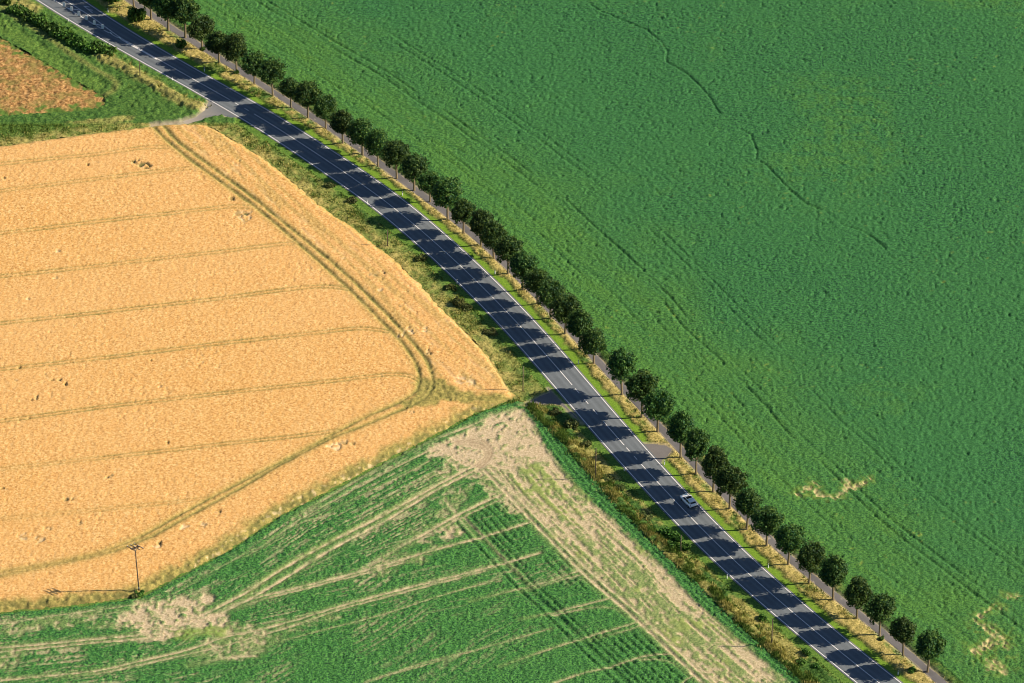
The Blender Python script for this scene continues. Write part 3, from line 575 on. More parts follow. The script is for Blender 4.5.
def build_verge():
    dx, dy = .3, .4; xs = np.arange(LO[0], HI[0], dx); ys = np.arange(LO[1], HI[1], dy); nx, ny = len(xs), len(ys)
    X, Y = np.meshgrid(xs, ys); X = X.ravel(); Y = Y.ravel()
    keep = seg_dist(X, Y, RL[::2], 45) < 45
    keep |= seg_dist(X, Y, WEED_EDGE, 5) < 4; tl = P(240, 125); keep |= (X < tl[0]) & (Y > P(0, 165)[1])
    k = np.nonzero(keep)[0]
    for poly, mg in ((WHEAT_FULL, .5), (BEET, .5), (STUB, .5), (GREEN, .5)):
        s = sdist(X[k], Y[k], poly, 3); k = k[s < mg+.1]
    dc = seg_dist(X[k], Y[k], RL, 14); dd = seg_dist(X[k], Y[k], EDGE_R, 14)
    keep[:] = False; keep[k] = True
    # cells wholly under the asphalt are left out
    RP_ = np.vstack([ROAD_L, ROAD_R[::-1]]); s = sdist(X[k], Y[k], RP_, 3); keep[k[s > .9]] = False
    k = np.nonzero(keep)[0]; x, y = X[k], Y[k]
    d, left, nw, mown, dry, mg, rough, gr, pw, beyond = verge_masks(x, y)
    h = .02+.12*vn(x, y, .5, seed=151)*(1-mown)+.04*vn(x, y, .5, seed=151)
    h = h+(1-mown)*(.30*dry+.28*rough)*(.4+vn(x, y, .8, seed=152))+np.where(nw, (1-.7*mg)*(.5*vn(x, y, .8, seed=153)+.25*vn(x, y, 4, seed=154)), 0)
    be = seg_dist(x, y, BEET_R, 4); h = h+.40*ss(1.8, .7, be)*(.2+1.1*vn(x, y, 1.1, seed=155))
    q = seg_dist(x, y, DRYS, 4); h = h+np.where(nw, .4*ss(1.8, .8, q)*(.2+vn(x, y, 1.2, seed=156)), 0)
    flat = ss(0, .6, d)*ss(1.2, 1.7, pw)
    for poly in (J1, J2, J3): flat = flat*ss(.2, -.7, sdist(x, y, poly, 3))
    flat *= (1-.8*gr); h = h*flat
    # ditch line on the field side, shaded by its own bank
    z = np.zeros(X.size); z[k] = np.where(h > .01, h, .01*1.0)
    z[k] = np.where(flat < .05, .0, z[k]); mk = np.zeros((X.size, 4), np.float32); mk[k] = np.c_[dry, mg, rough, gr]
    k2 = keep.reshape(ny, nx); cell = k2[:-1,:-1] & k2[1:,:-1] & k2[:-1,1:] & k2[1:,1:]
    j, i = np.nonzero(cell); a = j*nx+i; F = np.c_[a, a+1, a+1+nx, a+nx]
    used = np.zeros(X.size, bool); used[F.ravel()] = True; remap = np.cumsum(used)-1
    me = mesh_np('verge', np.c_[X, Y, z][used], remap[F], True); set_attr(me, 'mask', mk[used]); print('verge', len(me.vertices))
    tag(link('grass_verge', me, M_verge), kind='structure')
build_verge()
g = MB(); g.add([(-5000,-5000,-.06),(5000,-5000,-.06),(5000,5000,-.06),(-5000,5000,-.06)], [(0,1,2,3)])
tag(g.build('ground', mat_ground()), kind='structure')

# ------------------------------------------------------------------ road, side roads, path
def ribbon(name, A, B, z, mat, parent=None, cols=1, crown=0.0, maskfn=None):
    n = len(A); V = []; 
    for c in range(cols+1):
        f = c/cols; q = A*(1-f)+B*f; V.append(np.c_[q, np.full(n, z+crown*(1-(2*f-1)**2))])
    V = np.stack(V, 1).reshape(-1, 3); F = []
    i = np.arange(n-1)[:,None]*(cols+1)+np.arange(cols)[None]; i = i.ravel(); F = np.c_[i, i+cols+1, i+cols+2, i+1]
    if SGN > 0: F = F[:, ::-1]
    me = mesh_np(name, V, F, True)
    fr = np.tile(np.linspace(0, 1, cols+1), n)
    set_attr(me, 'mask', maskfn(V[:,0], V[:,1], fr) if maskfn else np.zeros((len(V), 4)))
    o = link(name, me, mat, parent)
    return o
def dens(pl, step=.5): return resample(pl, step)
n_d = 4*len(RL)
def up(pl, k=4):
    t = np.arange(len(pl)); u = np.linspace(0, len(pl)-1, k*(len(pl)-1)+1); return np.c_[np.interp(u, t, pl[:,0]), np.interp(u, t, pl[:,1])]
def road_mask(x, y, f):
    wp = np.maximum.reduce([g1(f-c, .035) for c in (.17, .37, .63, .83)])*.5*(.5+.5*vn(x, y, 3, seed=160))
    # long dull tar seams along the lanes
    tar = .35*g1(f-.27, .02)*ss(.4, .6, vn(x, y, 20, seed=161))+.3*g1(f-.74, .02)*ss(.4, .6, vn(x, y, 17, seed=162))
    rr = .8*ss(.035, .0, np.minimum(f, 1-f))*ss(.4, .7, vn(x, y, 2, seed=163))
    return np.c_[wp, tar, rr*.6, 0*x]
A_ = up(ROAD_L); B_ = up(ROAD_R)
road = ribbon('road', A_, B_, .05, M_road, cols=40, crown=.06, maskfn=road_mask); tag(road, kind='structure')
def zroad(f): return .05+.06*(1-(2*f-1)**2)
def line_at(f0, w, s0=0, s1=1, name='edge_line', zoff=.006, A=A_, B=B_):
    L = np.hypot(*(B-A).T); n = len(A); i0, i1 = int(s0*(n-1)), int(s1*(n-1))
    c = A+(B-A)*f0; u = (B-A)/L[:,None]; a = c-u*w/2; b = c+u*w/2
    o = ribbon(name, a[i0:i1+1], b[i0:i1+1], zroad(f0)+zoff, M_paint, road); return o
me_ = .45/(RW.mean()+.9)
line_at(.45/(RW.mean()+.9), .20, name='edge_line'); line_at(1-.45/(RW.mean()+.9), .20, name='edge_line')
def s_of(px, py):
    p = P(px, py); return np.argmin(np.hypot(*((A_+B_)/2-p).T))/(len(A_)-1)
def dashes(s0, s1, dash, gap, w=.17, f=.5):
    m = MB(); L = .5; i0 = int(s0*(len(A_)-1)); i1 = int(s1*(len(A_)-1)); i = i0; C = (A_+B_)/2*(1)+0; C = A_+(B_-A_)*f
    step = np.hypot(*(C[1]-C[0]))
    while i < i1-2:
        j = min(i+max(1, int(dash/step)), i1); t = (C[j]-C[i]); t = t/np.hypot(*t); nn = np.array([-t[1], t[0]])*w/2; z = zroad(f)+.007
        m.add([(*(C[i]+nn), z), (*(C[i]-nn), z), (*(C[j]-nn), z), (*(C[j]+nn), z)], [(0,1,2,3)] ); i = j+max(1, int(gap/step))
    return m
s_a, s_b, s_c, s_d, s_e, s_f, s_g = s_of(125,42), s_of(226,97), s_of(254,114), s_of(572,386), s_of(603,422), s_of(624.5,446), s_of(642,465)
for a, b in ((s_a, s_b), (s_c, s_d), (s_e, s_f), (s_g, 1.0)): line_at(.5, .18, a, b, 'centre_line')
dm = dashes(s_b, s_c, 2.0, 2.2); d2 = dashes(s_d+.004, s_e-.003, 2.2, 2.6); d3 = dashes(s_f+.003, s_g-.003, 2.0, 2.2)
for q in (d2, d3): dm.add(q.v, q.f)
dm.build('broken_line', M_paint, road)
def poly_ribbon(name, pts, w, z, parent, sig=2):
    c = gsmooth(resample(PL(pts), 1.0), sig); return ribbon(name, offset(c, w/2) if SGN < 0 else offset(c, -w/2), offset(c, -w/2) if SGN < 0 else offset(c, w/2), z, M_paint, parent)
ISL_L = [(-20,-46),(20,-21),(53.6,0),(78.3,15),(94.5,25.2),(109.5,33.5),(127,43.2)]; ISL_R = [(-5,-52),(30,-24),(66.5,1.6),(87,14),(99.8,23),(113,33),(127.5,42.6)]
poly_ribbon('island_line', ISL_L, .2, .118, road); poly_ribbon('island_line', ISL_R, .2, .118, road)
poly_ribbon('centre_line', [(126,42.8),(140,50.2),(157,59.8)], .34, .121, road)
hm = MB()
il, ir = resample(PL(ISL_L), 3.4), resample(PL(ISL_R), 3.4)
for k in range(2, min(len(il), len(ir))-4, 3):
    a, b = il[k], ir[k+1] if k+1 < len(ir) else ir[-1]; t = (b-a)/np.hypot(*(b-a)); nn = np.array([-t[1], t[0]])*.16
    hm.add([(*(a+nn), .114), (*(a-nn), .114), (*(b-nn), .114), (*(b+nn), .114)], [(0,1,2,3)])
hm.build('hatching', M_paint, road)
ar = MB(); a0, a1 = P(92.5, 13.2), P(83.5, 6.2); t = (a1-a0)/np.hypot(*(a1-a0)); nn = np.array([-t[1], t[0]])
def q4(p, q, w): 
    t = (q-p)/np.hypot(*(q-p)); k = np.array([-t[1], t[0]])*w/2; ar.add([(*(p+k), .108), (*(p-k), .108), (*(q-k), .108), (*(q+k), .108)], [(0,1,2,3)])
q4(a0, a1, .2); q4(a1-t*.2, a1-t*1.4+nn*.9*(-SGN), .3); q4(a1-t*2.2, a1-t*3.2+nn*.7*(-SGN), .3)
ar.build('lane_arrow', M_paint, road)

def pad(name, poly, z, mat, soil):
    from mathutils.geometry import tessellate_polygon
    pl = resample(np.vstack([poly, poly[:1]]), .6)[:-1]; pl = pl+(rng.random(pl.shape)-.5)*.18
    x0, y0 = pl.min(0); x1, y1 = pl.max(0)
    vs = [Vector((p[0], p[1], z)) for p in pl]; fs = [tuple(t) for t in tessellate_polygon([vs])]
    me = bpy.data.meshes.new(name); me.from_pydata([tuple(v) for v in vs], [], fs); me.update()
    V = np.array([tuple(v) for v in vs]); so = np.array([soil(a, b) for a, b in V[:,:2]])
    set_attr(me, 'mask', np.c_[so*0, so*0, so, so*0]); o = link(name, me, mat); tag(o, kind='structure')
    bpy.context.view_layer.update()
    for p in me.polygons:
        if p.normal.z < 0: p.flip()
    return o
c1 = P(240, 112); c2 = P(183, 123)
pad('side_road', J1, .032, M_road, lambda a, b: float(np.clip((np.hypot(a-c1[0], b-c1[1])-6)/8, 0, 1))*.9)
pad('side_road', J2, .032, M_path, lambda a, b: .12)
pad('side_road', J3, .032, M_path, lambda a, b: .10)
def path_mask(x, y, f):
    return np.c_[.25*vn(x, y, 4, seed=170), .3*ss(.5, .7, vn(x, y, 2.5, seed=171)), .75*ss(.16, .0, np.minimum(f, 1-f))*ss(.3, .7, vn(x, y, 1.2, seed=172))+.8*ss(.93, .97, vn(x, y, 1.4, seed=173)), 0*x]
pu = up(PATH, 4); pn = np.interp(np.arange(len(pu)), np.arange(len(pu)), vn(pu[:,0], pu[:,1], 5, seed=174))
path = ribbon('path', offset(pu, -SGN*(1.0+.2*(pn-.5))), offset(pu, SGN*(.95+.2*(pn-.5))), .042, M_path, cols=8, crown=.02, maskfn=path_mask); tag(path, kind='structure')

# ------------------------------------------------------------------ grass tufts
def tufts(name, pos, hgt, wd, mat, label, cat, blades=4, lean=.35, zb=0.0):
    n = len(pos); r = np.random.default_rng(len(name)+n)
    V = np.empty((n, blades, 3, 3), np.float32); B = r.random((n, blades))*2*np.pi; hh = hgt[:,None]*(.6+.6*r.random((n, blades))); ww = wd*(.6+.8*r.random((n, blades)))
    ox = pos[:,0,None]+(r.random((n, blades))-.5)*.45; oy = pos[:,1,None]+(r.random((n, blades))-.5)*.45
    c, s = np.cos(B), np.sin(B); la = lean*hh*(r.random((n, blades))-.3)
    V[:,:,0] = np.stack([ox-c*ww, oy-s*ww, np.full_like(ox, zb)], -1); V[:,:,1] = np.stack([ox+c*ww, oy+s*ww, np.full_like(ox, zb)], -1)
    V[:,:,2] = np.stack([ox-s*la, oy+c*la, zb+hh], -1)
    me = mesh_np(name, V.reshape(-1, 3), np.arange(n*blades*3).reshape(-1, 3)); o = link(name, me, mat); tag(o, label, cat, kind='stuff'); return o
def scatter(n, xr, yr, r): return np.c_[xr[0]+r.random(n)*(xr[1]-xr[0]), yr[0]+r.random(n)*(yr[1]-yr[0])]
r_ = np.random.default_rng(55); pts = scatter(1500000, (LO[0]+10, HI[0]-25), (LO[1]+10, HI[1]-15), r_)
k = seg_dist(pts[:,0], pts[:,1], RL[::2], 40) < 25; k |= (pts[:,0] < P(220, 120)[0]) & (pts[:,1] > P(0, 150)[1]); pts = pts[k]
for poly in (WHEAT_FULL, BEET, STUB, GREEN): pts = pts[sdist(pts[:,0], pts[:,1], poly, 2) < -.1]
pts = pts[sdist(pts[:,0], pts[:,1], np.vstack([ROAD_L, ROAD_R[::-1]]), 2) < -.9]; pts = pts[seg_dist(pts[:,0], pts[:,1], PATH, 3) > 1.45]
for poly in (J1, J2, J3, J1B): pts = pts[sdist(pts[:,0], pts[:,1], poly, 2) < -.5]
d, left, nw, mown, dry, mg, rough, gr, pw, beyond = verge_masks(pts[:,0], pts[:,1]); u = r_.random(len(pts))
print('candidates', len(pts))
kd = (u < dry*.60) & (mown < .6); kg = (~kd) & (mown < .5) & (u < .8) & (rough < .55); kk = (~kd) & (~kg) & (mown < .5) & (rough >= .5)
def cap(mask, n):
    i = np.nonzero(mask)[0]; return i if len(i) <= n else r_.choice(i, n, replace=False)
for nm, mk_, cnt, h0, mt, lb in (('dry_grass', kd, 60000, .60, M_dry, 'tall straw coloured dry grass along the road and cycle path'), ('green_grass', kg, 40000, .42, M_tgreen, 'loose yellowish green grass on the road verges'), ('dark_grass', kk, 42000, .5, M_tdark, 'dense dark green grass and weeds on verges and corner meadow')):
    i = cap(mk_, cnt); tufts(nm, pts[i], h0*(.5+.9*vn(pts[i,0], pts[i,1], 2.2, seed=181)), .085, mt, lb, 'grass'); print(nm, len(i))

def along(pl, n, wdt):
    q = resample(PL(pl), .5); i = r_.integers(0, len(q)-1, n); return q[i]+r_.normal(size=(n, 2))*wdt
e_ = np.array([(531,407),(546,422),(565,441),(586,466),(607,489),(615,500),(644,529),(671,556),(704,586),(725,607),(764,643),(797,674),(840,714)], float)
tw = along(e_+np.array([1.5, -.5]), 13000, .75); hh_ = .6+1.0*vn(tw[:,0], tw[:,1], 1.6, seed=190)
kk_ = vn(tw[:,0], tw[:,1], 2.4, seed=191) > .45
tufts('tall_dry_grass', tw[kk_], hh_[kk_]*.8, .09, M_dry, 'tall dry grass bordering the dark strip of the row crop', 'grass')
tufts('tall_weeds', tw[~kk_], hh_[~kk_]*.8, .10, M_tgreen, 'tall green weeds bordering the dark strip of the row crop', 'weeds')
tw = along([(100,56),(118,65),(140,77),(157,87),(170,95),(188,105),(200,107)], 3500, .9); hh_ = .5+.9*vn(tw[:,0], tw[:,1], 1.8, seed=192)
tufts('meadow_grass', tw, hh_, .09, M_dry, 'yellow band of tall dry grass in the upper left meadow', 'grass')
# ------------------------------------------------------------------ leaves
def leaf_cloud(centers, radii, per, size, r, flat=.8, squash=1.0):
    cs = np.repeat(np.array(centers), per, 0); rs = np.repeat(np.array(radii), per)
    d = r.normal(size=cs.shape); d /= np.linalg.norm(d, axis=1)[:,None]; rad = rs*(.35+.65*r.random(len(rs))**.5)*(1+.12*r.normal(size=len(rs)))
    p = cs+d*rad[:,None]*np.array([1, 1, squash])
    nrm = d+r.normal(size=d.shape)*flat; nrm /= np.linalg.norm(nrm, axis=1)[:,None]
    a = np.cross(nrm, r.normal(size=d.shape)); a /= np.linalg.norm(a, axis=1)[:,None]; b = np.cross(nrm, a)
    s = (size*(.6+.8*r.random(len(p))))[:,None]/2
    V = np.stack([p-a*s, p-b*s*.7+a*s*.1, p+a*s*1.1, p+b*s*.7], 1).reshape(-1, 3)
    return V, np.arange(len(V)).reshape(-1, 4)
def crown_mesh(seed, w=3.2, zlo=3.2, zhi=11.0):
    r = np.random.default_rng(seed); C = []; Rr = []
    zc = (zlo+zhi)/2; hh = (zhi-zlo)/2
    for k in range(58):
        u = r.random(); th = k*2.39996+r.random()*.6; ph = math.acos(1-2*(k+.5)/58); 
        q = .50+.36*r.random()
        x = math.sin(ph)*math.cos(th)*w*q; y = math.sin(ph)*math.sin(th)*w*q; z = math.cos(ph)*hh*(q+.02)
        z -= .25*(1-abs(z)/hh)*0; s = 1.08-.16*(z/hh)
        C.append((x*s, y*s, zc+z)); Rr.append(w*(.19+.19*r.random()))
    for k in range(8): C.append(tuple(r.normal(size=3)*np.array([w*.25, w*.25, hh*.35])+np.array([0, 0, zc]))); Rr.append(w*.4)
    V, F = leaf_cloud(C, Rr, 85, .42, r, .75); return mesh_np('crown', V, F)
def trunk_mesh(seed, h=6.5):
    r = random.Random(seed); m = MB(); l = [r.uniform(-.12, .12) for _ in range(4)]
    m.tube([(0,0,-.1),(0,0,.15),(l[0]*.4,l[1]*.4,1.6),(l[0],l[1],3.4),(l[2],l[3],h)], [.36,.27,.23,.21,.10], 9)
    for k in range(7):
        a = k*2.4+r.random(); z0 = 3.2+k*.42; L = r.uniform(1.3, 2.2)
        m.tube([(l[0], l[1], z0), (l[0]+math.cos(a)*L*.5, l[1]+math.sin(a)*L*.5, z0+L*.45), (l[0]+math.cos(a)*L, l[1]+math.sin(a)*L, z0+L*1.1)], [.09, .06, .025], 6)
    return m.mesh('trunk', True)
CR = [crown_mesh(300+i, w=(3.0, 3.2, 2.85, 3.1, 3.2, 2.95)[i], zlo=(3.8, 3.6, 4.0, 3.7, 3.8, 4.1)[i], zhi=(10.8, 11.1, 10.5, 10.7, 11.1, 10.6)[i]) for i in range(6)]
TK = [trunk_mesh(400+i) for i in range(6)]
for m in CR: m.materials.append(M_leaf)
for m in TK: m.materials.append(M_bark)
# base pixel, crown size factor
LOW = [(927.5,672,.95),(903,655.8,.93),(879.5,635.8,.97),(856.8,619.5,1.02),(833,600.8,1.03),(809,584.5,1.0),(788,565.8,1.04),(766.5,547,1.03),(746.5,530.5,1.03),(729.5,510,1.0),(713,492.5,.98),(696,475,1.03),(680.5,458.5,1.06),(657.5,432.5,1.05),(641.8,418,1.08),(622,396,1.1)]
UPP = [(593.8,363.8,.98),(580,350,1.02),(565,335,1.03),(550.5,319.5,1.04),(537.5,305,1.0),(523,291,1.05),(508,275,1.0),(493.8,258.8,.98),(481,246,.95),(463.5,233.8,1.02),(447.7,220.5,1.12),(430,202,.9),(414.2,190.7,1.02),(396.8,178.8,1.0),(378,166.5,.97),(362.5,155,1.04),(342.8,144.5,.98),(325.8,128.5,.9),(307.8,118.8,1.02),(290.8,108,.9),(272.8,95.5,.98),(254.3,85,.93),(236.7,72.5,1.05),(219.3,63.2,.95),(202.3,49.6,1.0),(185.3,37.8,1.15),(168.3,31.2,1.12),(151.2,20.4,1.1),(134,8,1.0),(117,-4,1.0),(100,-15,1.05),(83,-27,1),(66,-38,1),(49,-50,1)]
ORD = ['','first','second','third','fourth','fifth','sixth','seventh','eighth','ninth','tenth','eleventh','twelfth','thirteenth','fourteenth','fifteenth','sixteenth','seventeenth','eighteenth','nineteenth','twentieth','twenty-first','twenty-second','twenty-third','twenty-fourth','twenty-fifth','twenty-sixth','twenty-seventh','twenty-eighth','twenty-ninth','thirtieth','thirty-first','thirty-second','thirty-third','thirty-fourth']
rt = random.Random(11)
def tree(px, py, s, i, label, zf=1.0):
    p = P(px, py); k = np.argmin(np.hypot(*(PATH-p).T)); k = min(max(k, 1), len(PATH)-2); rd_ = PATH[k+1]-PATH[k-1]      # neighbours keep the crowns narrower along the row
    t = empty('linden_tree', (p[0], p[1], 0), math.atan2(rd_[1], rd_[0])+rt.choice((0, math.pi))+rt.uniform(-.25, .25)); t.scale = (s*.84*rt.uniform(.86, 1.14), s*rt.uniform(.96, 1.12), s*zf*rt.uniform(.93, 1.06)); t.rotation_euler.x = rt.uniform(-.03, .03); t.rotation_euler.y = rt.uniform(-.03, .03)
    tag(t, label, 'tree', 'avenue trees along the cycle path')
    link('trunk', TK[i % 6], None, t); link('crown', CR[(i*5+i//6) % 6], None, t)
for i, (px, py, s) in enumerate(LOW):
    n = i+1
    lb = 'round leafy tree at the lower right end of the avenue' if n == 1 else 'broad dark leafy tree just below the gap in the avenue' if n == len(LOW) else 'avenue tree beside the cycle path, %s up from the lower right end' % ORD[n]
    if n == 2: lb = 'slim avenue tree beside the path, second up from the lower right end'
    tree(px, py, s*(1.05 if n < 10 else 1.08), i, lb)
for i, (px, py, s) in enumerate(UPP):
    n = i+1; tree(px, py, s*1.07, i+3, 'leafy tree just above the gap in the avenue' if n == 1 else 'avenue tree beside the cycle path, %s above the gap in the row' % ORD[n], .90)

# ------------------------------------------------------------------ shrubs
def shrub_mesh(seed, n=16, size=.26, per=60):
    r = np.random.default_rng(seed); C = []; Rr = []
    for k in range(n):
        a = r.random()*6.28; q = r.random()**.6*.75; C.append((math.cos(a)*q, math.sin(a)*q, .2+.62*r.random()*(1-q*.55))); Rr.append(.22+.2*r.random())
    V, F = leaf_cloud(C, Rr, per, size, r, .8); V[:,2] = np.maximum(V[:,2], .01); return mesh_np('foliage', V, F)
def stems_mesh(seed):
    r = random.Random(seed); m = MB()
    for k in range(7):
        a = r.random()*6.28; m.tube([(0,0,0),(math.cos(a)*.15, math.sin(a)*.15, .35),(math.cos(a)*.45, math.sin(a)*.45, .75)], [.035,.025,.01], 5)
    return m.mesh('stems')
SG = [shrub_mesh(500+i) for i in range(4)]; SD = [shrub_mesh(520+i) for i in range(4)]; SS = [stems_mesh(540+i) for i in range(3)]
for m in SG: m.materials.append(M_bush)
for m in SD: m.materials.append(M_bushd)
for m in SS: m.materials.append(M_bark)
def shrub(px, py, w, h, kind, label, group=None, i=0):
    p = P(px, py); t = empty('shrub', (p[0], p[1], 0), rt.random()*6.28); t.scale = (w, w*rt.uniform(.85, 1.1), h)
    tag(t, label, 'shrub', group); link('foliage', (SG if kind == 'g' else SD)[i % 4], None, t); link('stems', SS[i % 3], None, t)
i = 0
for px, py, w, h, kind, lb in [(138,22,2.6,4.2,'g','large dark bush at the foot of the topmost visible avenue trees'),(181.6,47.5,1.5,2.4,'g','rounded green bush on the dry verge left of the cycle path near the top'),
    (113,1,2.6,4.2,'g','leafy bush at the top edge right of the guide panels'),(202.5,50,.8,1.0,'g','small bush at the trunk below the rounded green bush'),(236,74,.8,1.1,'g','small bush at a trunk near the upper side road'),
    (139.5,594,1.1,1.0,'g','low weedy bush at the foot of the power pole'),(134,598,1.0,.8,'d','olive weed clump just left of the power pole'),
    (667,535,1.7,1.7,'g','bright green bush on the left verge below the white car, upper one of four'),(676,541,1.8,1.9,'g','bright green bush on the left verge beside the slender pole below the car'),(684,549,1.6,1.5,'g','bright green bush just below the slender pole near the white car'),(672,547,1.5,1.3,'g','lower left bush of the green clump below the white car'),
    (762,620,1.2,1.3,'g','small dark bush on the dry left verge above the lowest pole'),(806,655,1.3,1.3,'g','light green bush on the left verge near the bottom edge'),(801,664,1.3,1.2,'g','leafy bush beside the dark crop strip near the bottom edge'),(817,668,1.0,1.0,'g','small light bush nearest the bottom edge on the left verge'),
    (912,672,1.0,1.2,'g','small bush on the dry verge beside the last avenue tree'),(882,640,.8,1.0,'g','small bush at the foot of the third last avenue tree'),(459,305,1.6,2.0,'d','dark shrub where the left verge narrows beside the wheat'),(571,427,2.0,1.6,'d','wide dark shrub below the lower left side road'),(556,414,1.6,1.3,'d','olive shrub at the mouth of the lower left side road')]:
    shrub(px, py, w, h, kind, lb, None, i); i += 1
vs_ = [(330,187),(352,202),(421,259),(450,289),(466,309),(490,333),(586,445),(608,481),(621,489),(646,517)]  # partly rough growth, partly shrubs added where tree shadows darken the verge
for n, (px, py) in enumerate(vs_):
    shrub(px, py, rt.uniform(1.3, 1.9), rt.uniform(.9, 1.3), 'd', '%s low olive brown shrub standing in for growth and tree shadow down the left verge from the upper side road' % ORD[n+1], 'olive brown shrubs standing in for growth and tree shadow along the left verge', n)
hg = [(14,11),(22,14),(29,18),(36,22),(43,25),(49,29),(55,33),(62,36),(68,39),(75,43),(82,46),(89,49),(96,52),(103,54),(109,55)]
for n, (px, py) in enumerate(hg):
    shrub(px+rt.uniform(-1, 1)-.5, py+rt.uniform(-1.5, 1.5)+1.2, rt.uniform(2.0, 2.7), rt.uniform(2.2, 3.0), 'g', '%s green bush of the corner hedge, counted from its upper end' % ORD[n+1], 'bushes of the hedge in the corner meadow', n)
for n, (px, py) in enumerate([(2,-2),(-4,-8),(7,4)]):
    shrub(px, py, 1.8, 2.2, 'g', ['dark bush in the very top left corner','bush just beyond the top left corner','bush beside the corner bush, nearer the hedge'][n], None, n)

# ------------------------------------------------------------------ delineator posts
def post(px, py, label):
    p = P(px, py); t = empty('delineator_post', (p[0], p[1], 0), R(-40)); tag(t, label, 'road post', 'white delineator posts along the road')
    a = MB(); a.box((0,0,.42), (.15,.13,.84), taper=.97); a.build('post', M_white, t)
    b = MB(); b.box((0,0,.945), (.152,.132,.21)); b.build('black_band', M_black, t)
    c = MB(); c.box((0,0,1.10), (.145,.125,.10), taper=.55); c.build('cap', M_white, t)
    r = MB(); r.box((0,-.07,.94), (.05,.015,.16)); r.build('reflector', M_insul, t)
for px, py, lb in [(108,12.5,'white post on the right road edge beside the lane arrow'),(204.5,71.5,'white post on the right verge opposite the upper side road'),(402.5,195.5,'white post on the right verge by the straight middle of the road'),(495,274,'white post on the right verge, first above the avenue gap tree shadows'),(578.5,364,'white post on the right verge just above the avenue gap'),(664.5,465,'white post beside the short paved link to the cycle path'),(768.3,568,'white post on the right verge below the white car'),(898,675,'white post on the right verge nearest the bottom edge'),
    (68.5,22,'white post on the left road edge beside the hedge'),(172.3,81,'white post on the left road edge above the upper side road'),(367.3,204,'white post on the left verge in a tree shadow beside the wheat headland'),(457,283.5,'white post on the left road edge beside the dark shrub'),(624.3,471,'white post on the left road edge left of the white car'),(727,578.5,'white post on the left road edge below the white car')]:
    post(px, py, lb)

# guide panels on the painted island
BD = ((RL[20]-RL[5])/np.hypot(*(RL[20]-RL[5]))); bang = math.atan2(BD[1], BD[0])
for n, (px, py, big) in enumerate([(64.2,7.5,1),(71.7,12,1),(79,16.6,1),(86.7,21,1),(94.5,25.7,1),(102.8,29.8,1),(110.8,34.2,0),(119.7,38.9,0)]):
    p = P(px, py); t = empty('guide_panel', (p[0], p[1], .11), R(-12) if big else bang)
    lb = '%s white upright guide panel on the painted island, counted from the top edge' % ORD[n+1] if big else ('low white kerb marker just below the last guide panel','low white kerb marker at the tip of the painted island')[n-6]
    tag(t, lb, 'guide panel' if big else 'lane marker', 'white panels on the painted traffic island')
    f = MB(); f.box((0,0,.05), (.8,.34,.10), taper=.85); f.build('foot', M_black, t)
    b = MB()
    if big: b.box((0,0,.78), (.66,.07,1.36)); b.box((0,0,1.47), (.40,.06,.10))
    else: b.box((0,0,.22), (.9,.22,.26), taper=.7)
    b.build('panel', M_white, t)

# ------------------------------------------------------------------ slender wooden poles on the left verge
for px, py, h, lb in [(140.3,80,5.6,'slender dark pole in the dry grass above the upper side road'),(387.6,247,4.8,'slender pole on the left verge beside the wheat headland'),(523,392,7.0,'slender pole at the wheat corner above the lower side road'),(595.5,479,8.4,'tall slender wooden pole beside the green crop strip'),(680.6,553,4.8,'slender pole among the green bushes below the white car'),(771.6,646,7.2,'slender pole on the left verge nearest the bottom edge')]:
    p = P(px, py); t = empty('wooden_pole', (p[0], p[1], 0)); tag(t, lb, 'pole', 'slender poles along the left verge')
    a = MB(); a.tube([(0,0,-.1),(0,0,h*.5),(.02,0,h)], [.13,.115,.09], 8); a.build('shaft', M_wood, t, True)
    c = MB(); c.tube([(0,0,h),(0,0,h+.06)], [.11,.04], 8); c.build('cap', M_steel, t)

# ------------------------------------------------------------------ power pole in the wheat
p = P(139.3, 593); pp = empty('power_pole', (p[0], p[1], 0)); tag(pp, 'tall wooden power pole with three crossarms standing at the wheat edge', 'power pole')
HP = 12.2; a = MB(); a.tube([(0,0,-.2),(-.12,0,4),(-.24,0,8),(-.36,0,HP)], [.16,.14,.12,.10], 10); a.build('pole', M_wood, pp, True)
top = Vector((-.36, 0, HP-.1)); adir = Vector((2.5, -2.0, 0)).normalized(); bdir = Vector((.86, .5, 0)).normalized()
beam = MB(); M_ = lambda d: Matrix.Rotation(math.atan2(d.y, d.x), 3, 'Z')
for s in (-.16, .16): beam.box(top+adir*s+Vector((0,0,-.05)), (2.0,.10,.14), M=M_(bdir))
beam.build('support_beam', M_steel, pp)
for k, (o_, L) in enumerate([(-.85,2.7),(0,2.7),(.85,2.7)]):
    c = MB(); c.box(top+bdir*o_+Vector((0,0,.08)), (L,.13,.13), M=M_(adir)); ca = c.build('crossarm', M_wood, pp)
    for s in (-1.15, 0, 1.15):
        q = top+bdir*o_+adir*s; z = MB(); z.tube([q+Vector((0,0,.13)), q+Vector((0,0,.2)), q+Vector((0,0,.24)), q+Vector((0,0,.36))], [.03,.09,.10,.05], 8); z.build('insulator', M_insul, ca)
st = MB()
for s in (-1, 1): st.tube([top+Vector((0,0,-1.1)), top+bdir*s*.8+Vector((0,0,-.1))], .035, 6)
st.build('brace', M_steel, pp)
pl = MB(); pl.box((.0,-.21,1.5), (.22,.02,.32)); pl.build('number_plate', M_white, pp)

